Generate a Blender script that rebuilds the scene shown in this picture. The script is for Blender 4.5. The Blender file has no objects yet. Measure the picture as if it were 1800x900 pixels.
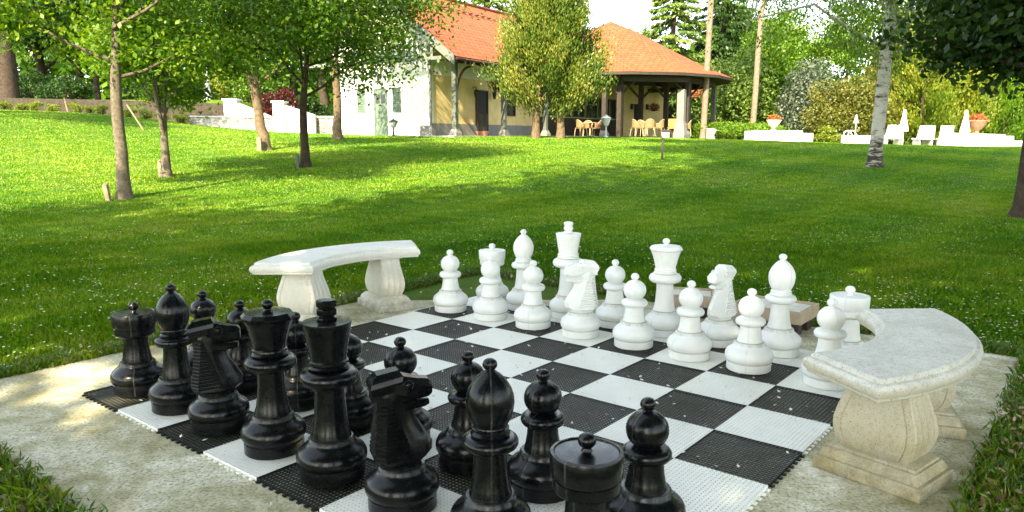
import bpy, bmesh, math, random
import numpy as np
from mathutils import Vector, Matrix
R_ = math.radians
PI = math.pi
sc = bpy.context.scene
COL = sc.collection
random.seed(7)
rng = np.random.default_rng(7)

# ------------------------------------------------------------------ camera, light, exposure
CAMZ = 1.239
FPX = 1319.5
PITCH = 0.1566
cam_d = bpy.data.cameras.new('camera')
cam_d.sensor_width = 36.0
cam_d.lens = FPX / 1800 * 36.0
cam_d.clip_start = 0.05
cam_d.clip_end = 2000
cam = bpy.data.objects.new('camera', cam_d)
COL.objects.link(cam)
cam.location = (0, 0, CAMZ)
cam.rotation_euler = (PI / 2 - PITCH, 0, 0)
sc.camera = cam
sc.render.resolution_x = 1024
sc.render.resolution_y = 512

SUN_EL = R_(36)
SUN_TRAVEL = Vector((0.35, 0.937, 0)).normalized()          # the way shadows fall on the ground
world = bpy.data.worlds.new('World')
sc.world = world
world.use_nodes = True
wn = world.node_tree
for n in list(wn.nodes):
    wn.nodes.remove(n)
sky = wn.nodes.new('ShaderNodeTexSky')
sky.sky_type = 'NISHITA'
sky.sun_disc = False
sky.sun_elevation = SUN_EL
sky.sun_rotation = math.atan2(-SUN_TRAVEL.x, -SUN_TRAVEL.y)
sky.air_density = 1.0
sky.dust_density = 1.2
sky.ozone_density = 1.0
bg = wn.nodes.new('ShaderNodeBackground')
bg.inputs['Strength'].default_value = 0.15
wo = wn.nodes.new('ShaderNodeOutputWorld')
hs0 = wn.nodes.new('ShaderNodeHueSaturation')       # white balance for the shade: a paler blue than the clean-air model
hs0.inputs['Saturation'].default_value = .50
wn.links.new(sky.outputs[0], hs0.inputs['Color'])
wm = wn.nodes.new('ShaderNodeMix')
wm.data_type = 'RGBA'
wm.blend_type = 'MULTIPLY'
wm.inputs[0].default_value = 1
wm.inputs[7].default_value = (1.0, 1.0, .93, 1)
wn.links.new(hs0.outputs[0], wm.inputs[6])
wn.links.new(wm.outputs[2], bg.inputs[0])
wn.links.new(bg.outputs[0], wo.inputs[0])
sun_d = bpy.data.lights.new('sun', 'SUN')
sun_d.energy = 3.9
sun_d.angle = R_(0.55)
sun_d.color = (1.0, 0.85, 0.58)
sun = bpy.data.objects.new('sun', sun_d)
COL.objects.link(sun)
trav = Vector((SUN_TRAVEL.x * math.cos(SUN_EL), SUN_TRAVEL.y * math.cos(SUN_EL), -math.sin(SUN_EL)))
sun.rotation_euler = trav.to_track_quat('-Z', 'Y').to_euler()
sc.view_settings.view_transform = 'Standard'
sc.view_settings.look = 'None'
sc.view_settings.gamma = 1
sc.view_settings.use_curve_mapping = False
sc.view_settings.exposure = 2.3

# ------------------------------------------------------------------ coordinates
YAW = -0.6766                      # turn of the chessboard against the line of sight
BX0, BY0 = 3.8219, -1.4272
SQ = 0.37


def B(bx, by, z=0.0):
    """board coordinates (metres from the board's left corner) -> world"""
    x, y = bx - BX0, by - BY0
    c, s = math.cos(YAW), math.sin(YAW)
    return Vector((x * c - y * s, x * s + y * c, z))


ZL = [(-60, 2.9), (-27, 2.6), (-20, 2.45), (-16, 1.86), (-10.7, 1.42), (-6, 1.37), (0, 1.33), (8, 1.22), (20, .85), (40, .7), (90, .6)]
SD = [(0, 0), (5, 0), (8, .03), (13, .13), (18, .39), (24, .66), (30, .90), (36, 1), (400, 1)]


def terr(x, y):
    x = np.asarray(x, float)
    y = np.asarray(y, float)
    z = 0
    s = 0
    for o in (-2.4, -1.2, 0, 1.2, 2.4):
        z = z + np.interp(x + o, [a for a, b in ZL], [b for a, b in ZL]) / 5
        s = s + np.interp(y + o * .7, [a for a, b in SD], [b for a, b in SD]) / 5
    r = z * s - 0.012
    step = np.clip((y - 40.15) / .15, 0, 1) * np.clip((-14.4 - x) / .8, 0, 1)
    return r + step * (3.2 - r)


def T(x, y):
    return float(terr(x, y))


def px(u, D):
    """lateral metres of photo column u at distance D"""
    return (u - 900) / FPX * (D * math.cos(PITCH) + (CAMZ - min(1.3, D / 28)) * math.sin(PITCH))


def G(u, D, dz=0.0):
    x = px(u, D)
    return Vector((x, D, T(x, D) + dz))


def zy(v, D):
    """height seen at photo row v at distance D"""
    a = math.atan((450 - v) / FPX) - PITCH
    return CAMZ + D * math.tan(a)


# ------------------------------------------------------------------ objects
def tag(o, label=None, cat=None, group=None, kind=None):
    if label: o['label'] = label
    if cat: o['category'] = cat
    if group: o['group'] = group
    if kind: o['kind'] = kind
    return o


def empty(name, loc=(0, 0, 0), rz=0.0, label=None, cat=None, group=None):
    o = bpy.data.objects.new(name, None)
    o.empty_display_size = .1
    COL.objects.link(o)
    o.location = loc
    o.rotation_euler = (0, 0, rz)
    return tag(o, label, cat, group)


def link(name, me, mats, parent=None):
    o = bpy.data.objects.new(name, me)
    if not isinstance(mats, (list, tuple)): mats = [mats]
    if len(me.materials) == 0:
        for m in mats: me.materials.append(m)
    COL.objects.link(o)
    if parent: o.parent = parent
    return o


def copy_thing(o, loc=None, rz=None, label=None, scale=None, group=None):
    def cp(a, par):
        c = a.copy()
        COL.objects.link(c)
        c.parent = par
        for ch in a.children: cp(ch, c)
        return c
    c = cp(o, None)
    if loc is not None: c.location = loc
    if rz is not None: c.rotation_euler = (0, 0, rz)
    if label: c['label'] = label
    if group: c['group'] = group
    if scale is not None: c.scale = scale
    return c


def smooth(bm, ang=35):
    for f in bm.faces: f.smooth = True
    a = R_(ang)
    for e in bm.edges:
        if len(e.link_faces) == 2 and e.calc_face_angle(0) > a: e.smooth = False


def fin(bm, name, mats, parent=None, sm=None, fix=True):
    if fix: bmesh.ops.recalc_face_normals(bm, faces=bm.faces)
    if sm: smooth(bm, sm)
    me = bpy.data.meshes.new(name)
    bm.to_mesh(me)
    bm.free()
    return link(name, me, mats, parent)


def box(bm, x0, x1, y0, y1, z0, z1, mat=0, M=None, bev=0):
    vs = [bm.verts.new((x, y, z)) for z in (z0, z1) for x, y in ((x0, y0), (x1, y0), (x1, y1), (x0, y1))]
    fs = []
    for q in ((3, 2, 1, 0), (4, 5, 6, 7), (0, 1, 5, 4), (1, 2, 6, 5), (2, 3, 7, 6), (3, 0, 4, 7)):
        f = bm.faces.new([vs[i] for i in q])
        f.material_index = mat
        fs.append(f)
    if bev:
        es = list({e for f in fs for e in f.edges})
        r = bmesh.ops.bevel(bm, geom=es, offset=bev, segments=2, profile=.6, affect='EDGES')
        vs = list({v for f in r['faces'] for v in f.verts} | {v for v in vs if v.is_valid})
    if M is not None: bmesh.ops.transform(bm, matrix=M, verts=[v for v in vs if v.is_valid])
    return vs


def lathe(bm, prof, n=40, mat=0, cx=0, cy=0, sy=1.0, rot=0.0):
    rings = []
    for r, z in prof:
        if r < 1e-5:
            rings.append([bm.verts.new((cx, cy, z))])
        else:
            rings.append([bm.verts.new((cx + r * math.cos(rot + 2 * PI * k / n), cy + r * sy * math.sin(rot + 2 * PI * k / n), z)) for k in range(n)])
    for a, b in zip(rings, rings[1:]):
        for k in range(n):
            k2 = (k + 1) % n
            if len(a) == 1 and len(b) == 1: continue
            if len(a) == 1: f = bm.faces.new((a[0], b[k2], b[k]))
            elif len(b) == 1: f = bm.faces.new((a[k], a[k2], b[0]))
            else: f = bm.faces.new((a[k], a[k2], b[k2], b[k]))
            f.material_index = mat
    return rings


def tube(bm, pts, rad, n=8, mat=0, cap=True):
    pts = [Vector(p) for p in pts]
    if not isinstance(rad, (list, tuple)): rad = [rad] * len(pts)
    rings = []
    up = Vector((0, 0, 1))
    for i, p in enumerate(pts):
        d = (pts[min(i + 1, len(pts) - 1)] - pts[max(i - 1, 0)]).normalized()
        if i == 0:
            a = d.cross(up)
            if a.length < .1: a = d.cross(Vector((1, 0, 0)))
            a.normalize()
        else:
            a = (a - d * a.dot(d)).normalized()
        b = d.cross(a)
        rings.append([bm.verts.new(p + (a * math.cos(2 * PI * k / n) + b * math.sin(2 * PI * k / n)) * rad[i]) for k in range(n)])
    for A, Bq in zip(rings, rings[1:]):
        for k in range(n):
            f = bm.faces.new((A[k], A[(k + 1) % n], Bq[(k + 1) % n], Bq[k]))
            f.material_index = mat
    if cap:
        f = bm.faces.new(rings[0][::-1]); f.material_index = mat
        f = bm.faces.new(rings[-1]); f.material_index = mat


def prism(bm, poly, z0, z1, mat=0, M=None):
    a = [bm.verts.new((x, y, z0)) for x, y in poly]
    b = [bm.verts.new((x, y, z1)) for x, y in poly]
    n = len(poly)
    fs = [bm.faces.new(a[::-1]), bm.faces.new(b)]
    for k in range(n): fs.append(bm.faces.new((a[k], a[(k + 1) % n], b[(k + 1) % n], b[k])))
    for f in fs: f.material_index = mat
    if M is not None: bmesh.ops.transform(bm, matrix=M, verts=a + b)
    return a + b


def loft(bm, secs, mat=0, cap=True):
    rings = [[bm.verts.new(p) for p in s] for s in secs]
    n = len(rings[0])
    for A, Bq in zip(rings, rings[1:]):
        for k in range(n):
            f = bm.faces.new((A[k], A[(k + 1) % n], Bq[(k + 1) % n], Bq[k]))
            f.material_index = mat
    if cap:
        bm.faces.new(rings[0][::-1]).material_index = mat
        bm.faces.new(rings[-1]).material_index = mat


# ------------------------------------------------------------------ materials
def mat_new(name, rough=.6, spec=.5):
    m = bpy.data.materials.new(name)
    m.use_nodes = True
    nt = m.node_tree
    p = nt.nodes['Principled BSDF']
    p.inputs['Roughness'].default_value = rough
    p.inputs['Specular IOR Level'].default_value = spec
    return m, nt, p


def ramp(nt, fac, stops):
    r = nt.nodes.new('ShaderNodeValToRGB')
    el = r.color_ramp.elements
    while len(el) < len(stops): el.new(.5)
    for e, (pos, c) in zip(el, stops):
        e.position = pos
        e.color = (*c, 1) if len(c) == 3 else c
    nt.links.new(fac, r.inputs[0])
    return r.outputs[0]


def noise(nt, scale, detail=4, rough=.55, vec=None, dist=0):
    n = nt.nodes.new('ShaderNodeTexNoise')
    n.inputs['Scale'].default_value = scale
    n.inputs['Detail'].default_value = detail
    n.inputs['Roughness'].default_value = rough
    n.inputs['Distortion'].default_value = dist
    if vec: nt.links.new(vec, n.inputs['Vector'])
    return n.outputs['Fac']


def coords(nt, kind='Object'):
    t = nt.nodes.new('ShaderNodeTexCoord')
    return t.outputs[kind]


def mixc(nt, fac, a, b, mode='MIX'):
    m = nt.nodes.new('ShaderNodeMix')
    m.data_type = 'RGBA'
    m.blend_type = mode
    for s, v in ((m.inputs[0], fac), (m.inputs[6], a), (m.inputs[7], b)):
        if isinstance(v, (int, float)): s.default_value = v
        elif isinstance(v, tuple): s.default_value = (*v, 1) if len(v) == 3 else v
        else: nt.links.new(v, s)
    return m.outputs[2]


def maths(nt, op, a, b=0.0, c=None):
    m = nt.nodes.new('ShaderNodeMath')
    m.operation = op
    for i, v in enumerate((a, b) if c is None else (a, b, c)):
        if isinstance(v, (int, float)): m.inputs[i].default_value = v
        else: nt.links.new(v, m.inputs[i])
    return m.outputs[0]


def sep(nt, vec):
    s = nt.nodes.new('ShaderNodeSeparateXYZ')
    nt.links.new(vec, s.inputs[0])
    return s.outputs


def bump(nt, p, h, strength=.4, dist=.01):
    b = nt.nodes.new('ShaderNodeBump')
    b.inputs['Strength'].default_value = strength
    b.inputs['Distance'].default_value = dist
    nt.links.new(h, b.inputs['Height'])
    nt.links.new(b.outputs[0], p.inputs['Normal'])


def simple(name, c1, c2=None, scale=6, rough=.6, spec=.5, bmp=0, bd=.01, metal=0):
    m, nt, p = mat_new(name, rough, spec)
    v = coords(nt)
    c2 = c2 or tuple(x * .75 for x in c1)
    f = noise(nt, scale, 5, .6, v)
    nt.links.new(ramp(nt, f, [(.32, c2), (.68, c1)]), p.inputs['Base Color'])
    p.inputs['Metallic'].default_value = metal
    if bmp: bump(nt, p, noise(nt, scale * 6, 4, .6, v), bmp, bd)
    return m


def leafmat(name, stops, trans=.35, rough=.45, spec=.4):
    """leaf colours picked per leaf; thin leaves let some light through"""
    m, nt, p = mat_new(name, rough, spec)
    a = nt.nodes.new('ShaderNodeAttribute')
    a.attribute_name = 'var'
    col = ramp(nt, a.outputs['Fac'], stops)
    nt.links.new(col, p.inputs['Base Color'])
    tr = nt.nodes.new('ShaderNodeBsdfTranslucent')
    hs = nt.nodes.new('ShaderNodeHueSaturation')
    hs.inputs['Value'].default_value = 1.5
    hs.inputs['Saturation'].default_value = 1.1
    nt.links.new(col, hs.inputs['Color'])
    nt.links.new(hs.outputs[0], tr.inputs[0])
    mx = nt.nodes.new('ShaderNodeMixShader')
    mx.inputs[0].default_value = trans
    out = nt.nodes['Material Output']
    nt.links.new(p.outputs[0], mx.inputs[1])
    nt.links.new(tr.outputs[0], mx.inputs[2])
    nt.links.new(mx.outputs[0], out.inputs[0])
    return m


M = {}
# lawn sheet
m, nt, p = mat_new('lawn_ground', .9, .2)
v = coords(nt)
f1 = noise(nt, .35, 4, .6, v)
f2 = noise(nt, 9, 5, .65, v)
f3 = noise(nt, 60, 3, .7, v)
c = ramp(nt, f1, [(.3, (.055, .130, .003)), (.7, (.095, .175, .006))])
c = mixc(nt, ramp(nt, f2, [(.35, (0, 0, 0)), (.75, (.55, .55, .55))]), c, (.17, .24, .018))
c = mixc(nt, ramp(nt, f3, [(.35, (.55, .55, .55)), (.6, (0, 0, 0))]), c, (.028, .055, .007))
nt.links.new(c, p.inputs['Base Color'])
bump(nt, p, f3, .9, .04)
M['lawn'] = m
GR = [(0, (.040, .150, .001)), (.35, (.100, .240, .003)), (.75, (.198, .325, .009)), (.97, (.28, .37, .03)), (1, (.38, .35, .12))]
M['grass'] = leafmat('grass_blades', GR, .30, .5, .35)
M['weed'] = leafmat('weed_leaves', [(0, (.03, .075, .01)), (.6, (.07, .14, .02)), (1, (.14, .20, .04))], .25)
M['daisy'] = simple('daisy_petals', (.72, .76, .55), (.55, .60, .36), 30, .7)
M['litter'] = leafmat('dry_leaves', [(0, (.10, .055, .025)), (.4, (.25, .15, .07)), (.8, (.42, .31, .18)), (1, (.62, .55, .42))], .1, .8)
# concrete slab
m, nt, p = mat_new('old_concrete', .88, .25)
v = coords(nt)
f1 = noise(nt, 2.3, 7, .66, v, .5)
f2 = noise(nt, 9, 7, .75, v)
f3 = noise(nt, 75, 4, .75, v)
c = ramp(nt, f1, [(.34, (.33, .30, .16)), (.48, (.56, .53, .37)), (.62, (.80, .78, .64))])
c = mixc(nt, ramp(nt, f2, [(.42, (.0, .0, .0)), (.66, (.75, .75, .75))]), c, (.29, .27, .12))
c = mixc(nt, ramp(nt, f3, [(.36, (.75, .75, .75)), (.52, (0, 0, 0))]), c, (.11, .10, .065))
c = mixc(nt, ramp(nt, noise(nt, 2.2, 5, .6, v, 1.5), [(.58, (0, 0, 0)), (.7, (.6, .6, .6))]), c, (.66, .65, .56))
nt.links.new(c, p.inputs['Base Color'])
bump(nt, p, mixc(nt, .5, f2, f3), .55, .012)
M['slab'] = m


# cast stone of the benches
def stone(name, light, dirt, ochre, speck):
    m, nt, p = mat_new(name, .8, .3)
    v = coords(nt)
    f1 = noise(nt, 5, 7, .7, v)
    f2 = noise(nt, 48, 8, .85, v)
    f3 = noise(nt, 190, 3, .7, v)
    c = ramp(nt, f1, [(.3, dirt), (.62, light)])
    z = sep(nt, v)[2]
    low = maths(nt, 'MULTIPLY', ramp(nt, z, [(.0, (1, 1, 1)), (.42, (.45, .45, .45)), (.43, (0, 0, 0))]), noise(nt, 5, 5, .7, v))
    c = mixc(nt, maths(nt, 'MULTIPLY', low, 1.7), c, ochre)
    c = mixc(nt, ramp(nt, noise(nt, 3.3, 8, .8, v), [(.54, (0, 0, 0)), (.75, (speck * .45, speck * .45, speck * .45))]), c, tuple(x * .55 for x in dirt))
    foot = maths(nt, 'MULTIPLY', ramp(nt, z, [(.0, (1, 1, 1)), (.11, (.35, .35, .35)), (.2, (0, 0, 0))]), ramp(nt, noise(nt, 16, 8, .8, v), [(.42, (0, 0, 0)), (.62, (.8, .8, .8))]))
    c = mixc(nt, foot, c, (.16, .15, .10))
    c = mixc(nt, ramp(nt, f2, [(.50, (0, 0, 0)), (.66, (speck * .55, speck * .55, speck * .55))]), c, (.20, .19, .12))
    c = mixc(nt, ramp(nt, f3, [(.33, (speck, speck, speck)), (.41, (0, 0, 0))]), c, (.10, .10, .075))
    nt.links.new(c, p.inputs['Base Color'])
    bump(nt, p, mixc(nt, .5, f2, f3), .7, .008)
    return m


M['stone_l'] = stone('pale_cast_stone', (.78, .77, .72), (.66, .65, .60), (.58, .55, .45), .4)
M['stone_r'] = stone('lichened_cast_stone', (.70, .69, .63), (.54, .53, .47), (.40, .33, .16), .9)


# moulded plastic
def plastic(name, base, base2, dust, dustamt, rough, spec, coat, grime=.1):
    m, nt, p = mat_new(name, rough, spec)
    v = coords(nt)
    f = noise(nt, 14, 5, .6, v)
    oi = nt.nodes.new('ShaderNodeObjectInfo')
    c = ramp(nt, f, [(.3, base2), (.7, base)])
    z = sep(nt, v)[2]
    band = ramp(nt, z, [(.0, (.12, .12, .12)), (.02, (.0, .0, .0)), (.132, (0, 0, 0)), (.140, (.9, .9, .9)), (.152, (.9, .9, .9)), (.157, (0, 0, 0))])
    mp = nt.nodes.new('ShaderNodeMapping')
    mp.inputs['Scale'].default_value = (1, 1, .25)
    nt.links.new(v, mp.inputs[0])
    st = ramp(nt, noise(nt, 26, 6, .75, mp.outputs[0]), [(.42, (.15, .15, .15)), (.66, (1, 1, 1))])
    d = maths(nt, 'MULTIPLY', band, st)
    d = maths(nt, 'MULTIPLY', d, dustamt)
    sc_ = ramp(nt, noise(nt, 9, 8, .8, v, 1.0), [(.60, (0, 0, 0)), (.8, (.10, .10, .10))])
    d = maths(nt, 'MAXIMUM', d, maths(nt, 'MULTIPLY', sc_, dustamt))
    yy = maths(nt, 'ABSOLUTE', sep(nt, v)[1])
    seam = ramp(nt, yy, [(0, (.5, .5, .5)), (.0009, (.5, .5, .5)), (.0016, (0, 0, 0))])
    d = maths(nt, 'MAXIMUM', d, maths(nt, 'MULTIPLY', seam, st))
    gr_ = ramp(nt, z, [(.0, (.5, .5, .5)), (.006, (0, 0, 0)), (.044, (0, 0, 0)), (.047, (.8, .8, .8)), (.053, (0, 0, 0)), (.1505, (0, 0, 0)), (.1525, (.9, .9, .9)), (.156, (0, 0, 0))])
    d = maths(nt, 'MAXIMUM', d, maths(nt, 'MULTIPLY', gr_, grime))
    c = mixc(nt, d, c, dust)
    nt.links.new(c, p.inputs['Base Color'])
    rr = nt.nodes.new('ShaderNodeMapRange')
    nt.links.new(noise(nt, 30, 6, .7, v), rr.inputs[0])
    rr.inputs[1].default_value = .3; rr.inputs[2].default_value = .75
    rr.inputs[3].default_value = rough - .07; rr.inputs[4].default_value = rough + .13
    nt.links.new(rr.outputs[0], p.inputs['Roughness'])
    p.inputs['Coat Weight'].default_value = coat
    p.inputs['Coat Roughness'].default_value = .09
    bump(nt, p, noise(nt, 7, 3, .5, v), .12, .01)
    return m


M['black'] = plastic('black_plastic', (.0022, .0026, .003), (.004, .0046, .0055), (.16, .17, .155), .30, .24, .26, .06)
M['white'] = plastic('white_plastic', (.79, .80, .77), (.70, .71, .68), (.33, .33, .27), .8, .42, .45, 0, .8)
M['tile_b'] = simple('black_tile_plastic', (.005, .007, .006), (.010, .012, .010), 8, .5, .3)
M['tile_w'] = simple('white_tile_plastic', (.84, .84, .78), (.76, .76, .69), 5, .5, .4)
M['petal'] = simple('fallen_petals', (.80, .77, .70), (.62, .56, .46), 60, .8)

M['bark_grey'] = simple('grey_brown_bark', (.20, .170, .125), (.085, .070, .050), 22, .9, .2, .8, .02)
M['bark_dark'] = simple('dark_bark', (.075, .055, .04), (.03, .022, .016), 9, .9, .2, .8, .02)
M['bark_warm'] = simple('warm_pale_bark', (.20, .145, .090), (.085, .06, .038), 12, .9, .2, .8, .02)
M['bark_pine'] = simple('pinkish_pine_bark', (.25, .19, .14), (.15, .11, .08), 6, .9, .2, .6, .02)
# birch bark
m, nt, p = mat_new('birch_bark', .75, .3)
v = coords(nt)
mp = nt.nodes.new('ShaderNodeMapping')
mp.inputs['Scale'].default_value = (3.0, 3.0, 9.0)
nt.links.new(v, mp.inputs[0])
f = noise(nt, 1.0, 5, .7, mp.outputs[0], .3)
z = sep(nt, v)[2]
lowf = ramp(nt, z, [(0, (.20, .20, .20)), (.9, (0, 0, 0))])
ff = maths(nt, 'ADD', f, lowf)
c = ramp(nt, ff, [(.50, (.46, .45, .40)), (.60, (.22, .20, .17)), (.66, (.035, .03, .025))])
nt.links.new(c, p.inputs['Base Color'])
bump(nt, p, f, .5, .02)
M['birch'] = m

LG = lambda n, a, b, c_, t=.35: leafmat(n, [(0, a), (.5, b), (1, c_)], t)
M['lf_fresh'] = LG('fresh_green_leaves', (.05, .125, .008), (.11, .215, .012), (.22, .30, .02), .42)
M['lf_mid'] = LG('mid_green_leaves', (.034, .088, .007), (.075, .160, .010), (.15, .24, .02), .40)
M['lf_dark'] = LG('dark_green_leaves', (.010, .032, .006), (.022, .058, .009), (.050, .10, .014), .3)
M['lf_yel'] = LG('yellow_green_leaves', (.07, .125, .010), (.155, .205, .016), (.27, .29, .03), .38)
M['lf_gold'] = LG('golden_conifer_sprays', (.026, .066, .007), (.100, .155, .016), (.27, .26, .05), .2)
M['lf_spruce'] = LG('spruce_needles', (.045, .10, .018), (.11, .18, .028), (.20, .26, .04), .25)
M['lf_birch'] = LG('birch_leaves', (.05, .11, .012), (.10, .175, .016), (.18, .25, .03), .45)
M['lf_grey'] = LG('silvery_leaves', (.05, .075, .05), (.10, .13, .085), (.17, .20, .14), .25)
M['lf_ochre'] = LG('ochre_green_foliage', (.05, .07, .010), (.115, .125, .018), (.20, .18, .03), .3)
M['lf_red'] = LG('dark_red_maple_leaves', (.03, .005, .006), (.065, .010, .010), (.12, .022, .018), .3)

M['white_wall'] = simple('white_limewash', (.80, .79, .74), (.74, .73, .68), 1.5, .85, .2, .2, .01)
M['yellow_wall'] = simple('yellow_stucco', (.74, .60, .29), (.60, .46, .21), 1.5, .85, .2, .2, .01)
M['plinth'] = simple('grey_plinth_render', (.23, .23, .22), (.18, .18, .17), 3, .85, .2, .3, .01)
M['greenpaint'] = simple('sage_green_paint', (.12, .17, .12), (.09, .13, .095), 6, .6)
M['greytrim'] = simple('pale_grey_green_board', (.16, .18, .16), (.12, .135, .12), 5, .6)
M['darkwood'] = simple('dark_brown_timber', (.045, .032, .022), (.022, .016, .011), 6, .6)
M['redbrown'] = simple('red_brown_timber', (.16, .06, .03), (.09, .035, .02), 6, .6)
M['greypost'] = simple('weathered_post', (.12, .14, .115), (.075, .085, .07), 6, .75)
M['palepost'] = simple('pale_grey_post', (.22, .215, .20), (.15, .145, .13), 6, .75)  # paler grey than the weathered posts
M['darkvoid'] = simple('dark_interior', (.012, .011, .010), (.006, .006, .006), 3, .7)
m, nt, p = mat_new('window_glass', .08, .5)
p.inputs['Base Color'].default_value = (.02, .025, .025, 1)
M['glass'] = m
# roof tiles: courses of small plain tiles
m, nt, p = mat_new('red_roof_tiles', .75, .3)
uv = nt.nodes.new('ShaderNodeUVMap')
br = nt.nodes.new('ShaderNodeTexBrick')
br.inputs['Scale'].default_value = 1
br.inputs['Brick Width'].default_value = .36
br.inputs['Row Height'].default_value = .30
br.inputs['Mortar Size'].default_value = .022
br.inputs['Color1'].default_value = (.36, .100, .032, 1)
br.inputs['Color2'].default_value = (.28, .070, .022, 1)
br.inputs['Mortar'].default_value = (.11, .022, .010, 1)
nt.links.new(uv.outputs[0], br.inputs['Vector'])
f = noise(nt, 1.1, 5, .6, coords(nt))
c = mixc(nt, ramp(nt, f, [(.4, (0, 0, 0)), (.75, (.5, .5, .5))]), br.outputs['Color'], (.33, .09, .042))
nt.links.new(c, p.inputs['Base Color'])
bump(nt, p, br.outputs['Fac'], -.6, .02)
M['roof'] = m
# rubble stone wall
m, nt, p = mat_new('rough_stone_wall', .9, .2)
v = coords(nt)
mp = nt.nodes.new('ShaderNodeMapping')
mp.inputs['Scale'].default_value = (1.6, 1.6, 4.0)
nt.links.new(v, mp.inputs[0])
vo = nt.nodes.new('ShaderNodeTexVoronoi')
vo.feature = 'DISTANCE_TO_EDGE'
nt.links.new(mp.outputs[0], vo.inputs['Vector'])
vc = nt.nodes.new('ShaderNodeTexVoronoi')
nt.links.new(mp.outputs[0], vc.inputs['Vector'])
cc = mixc(nt, .25, (.105, .090, .062), vc.outputs['Color'])
bw = nt.nodes.new('ShaderNodeHueSaturation'); bw.inputs['Saturation'].default_value = .25
nt.links.new(cc, bw.inputs['Color'])
c = mixc(nt, ramp(nt, vo.outputs['Distance'], [(.0, (.8, .8, .8)), (.06, (0, 0, 0))]), bw.outputs[0], (.16, .14, .10))
nt.links.new(c, p.inputs['Base Color'])
bump(nt, p, vo.outputs['Distance'], .6, .05)
M['stonewall'] = m
M['brownwall'] = simple('mossy_brown_wall', (.075, .060, .045), (.035, .030, .022), 5, .95, .2, .8, .03)
M['white_paint'] = simple('white_paint', (.80, .80, .77), (.72, .72, .69), 3, .6)
M['lamp_white'] = simple('pale_lamp_metal', (.66, .68, .66), (.52, .54, .52), 8, .5)
M['iron'] = simple('dark_iron', (.03, .03, .03), (.015, .015, .015), 8, .5)
M['greymetal'] = simple('grey_painted_metal', (.36, .38, .38), (.28, .30, .30), 8, .45)
M['steel'] = simple('polished_rail', (.75, .76, .76), (.65, .66, .66), 5, .25, .6)
M['rattan'] = simple('honey_rattan', (.30, .19, .09), (.19, .115, .05), 30, .7, .3, .6, .01)
M['rattan_frame'] = simple('pale_cane_frame', (.40, .32, .20), (.28, .21, .13), 20, .6)
M['orange_cush'] = simple('orange_seat_pad', (.60, .24, .07), (.50, .19, .05), 8, .8)
M['crate_wood'] = simple('crate_side_wood', (.46, .37, .27), (.33, .25, .17), 12, .8, .3, .5, .004)
M['crate_top'] = simple('bleached_tray_panel', (.74, .72, .64), (.55, .53, .45), 9, .85, .2, .4, .004)
M['stake'] = simple('pale_stake_wood', (.30, .23, .15), (.20, .15, .09), 12, .8)
M['canvas'] = simple('cream_canvas', (.82, .77, .62), (.76, .70, .55), 6, .85)
M['terracotta'] = simple('terracotta', (.45, .22, .15), (.36, .16, .10), 6, .8)
M['pale_urn'] = simple('pale_stone_urn', (.42, .39, .32), (.58, .54, .45), 6, .8)
M['flower'] = leafmat('red_geraniums', [(0, (.06, .12, .02)), (.45, (.10, .16, .03)), (.5, (.55, .05, .03)), (1, (.75, .12, .06))], .2)
M['sign_plate'] = simple('sign_plate', (.42, .46, .42), (.30, .34, .31), 10, .5)
M['grass_path'] = simple('pale_paving', (.45, .42, .36), (.34, .32, .27), 3, .9)


# ------------------------------------------------------------------ numpy meshes of leaves / blades
def np_mesh(name, V, F, var=None, mat=None, parent=None, smooth_=False):
    """V (n,3); F (m,k) faces of one size"""
    me = bpy.data.meshes.new(name)
    V = np.asarray(V, np.float32); F = np.asarray(F, np.int32)
    me.vertices.add(len(V)); me.vertices.foreach_set('co', V.ravel())
    k = F.shape[1]
    me.loops.add(F.size); me.loops.foreach_set('vertex_index', F.ravel())
    me.polygons.add(len(F)); me.polygons.foreach_set('loop_start', np.arange(len(F), dtype=np.int32) * k)
    if smooth_: me.polygons.foreach_set('use_smooth', np.ones(len(F), bool))
    me.update(calc_edges=True)
    if var is not None:
        a = me.attributes.new('var', 'FLOAT', 'FACE')
        a.data.foreach_set('value', np.asarray(var, np.float32))
    return link(name, me, mat, parent)


def unit(a):
    return a / np.maximum(np.linalg.norm(a, axis=1, keepdims=True), 1e-9)


def leaf_quads(P, L, W, r, axis=None, flat=0.0, var=None):
    """diamond leaves at P; axis: preferred long direction (n,3)"""
    n = len(P)
    a = unit(r.normal(size=(n, 3)))
    if axis is not None: a = unit(axis + a * .45)
    q = r.normal(size=(n, 3))
    q[:, 2] *= (1 - flat)
    b = unit(np.cross(a, q))
    if flat: 
        up = np.tile([0, 0, 1.], (n, 1))
        b = unit(np.cross(a, up + q * (1 - flat)))
    s = r.uniform(.65, 1.3, (n, 1))
    L_ = L * s / 2; W_ = W * s / 2
    m1 = P + a * L_ * -.1
    V = np.stack([P - a * L_, m1 + b * W_, P + a * L_, m1 - b * W_], 1).reshape(-1, 3)
    F = np.arange(n * 4).reshape(n, 4)
    return V, F


def bark_tubes(paths, n=8):
    bm = bmesh.new()
    for pts, rad in paths: tube(bm, pts, rad, n)
    return bm


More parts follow.
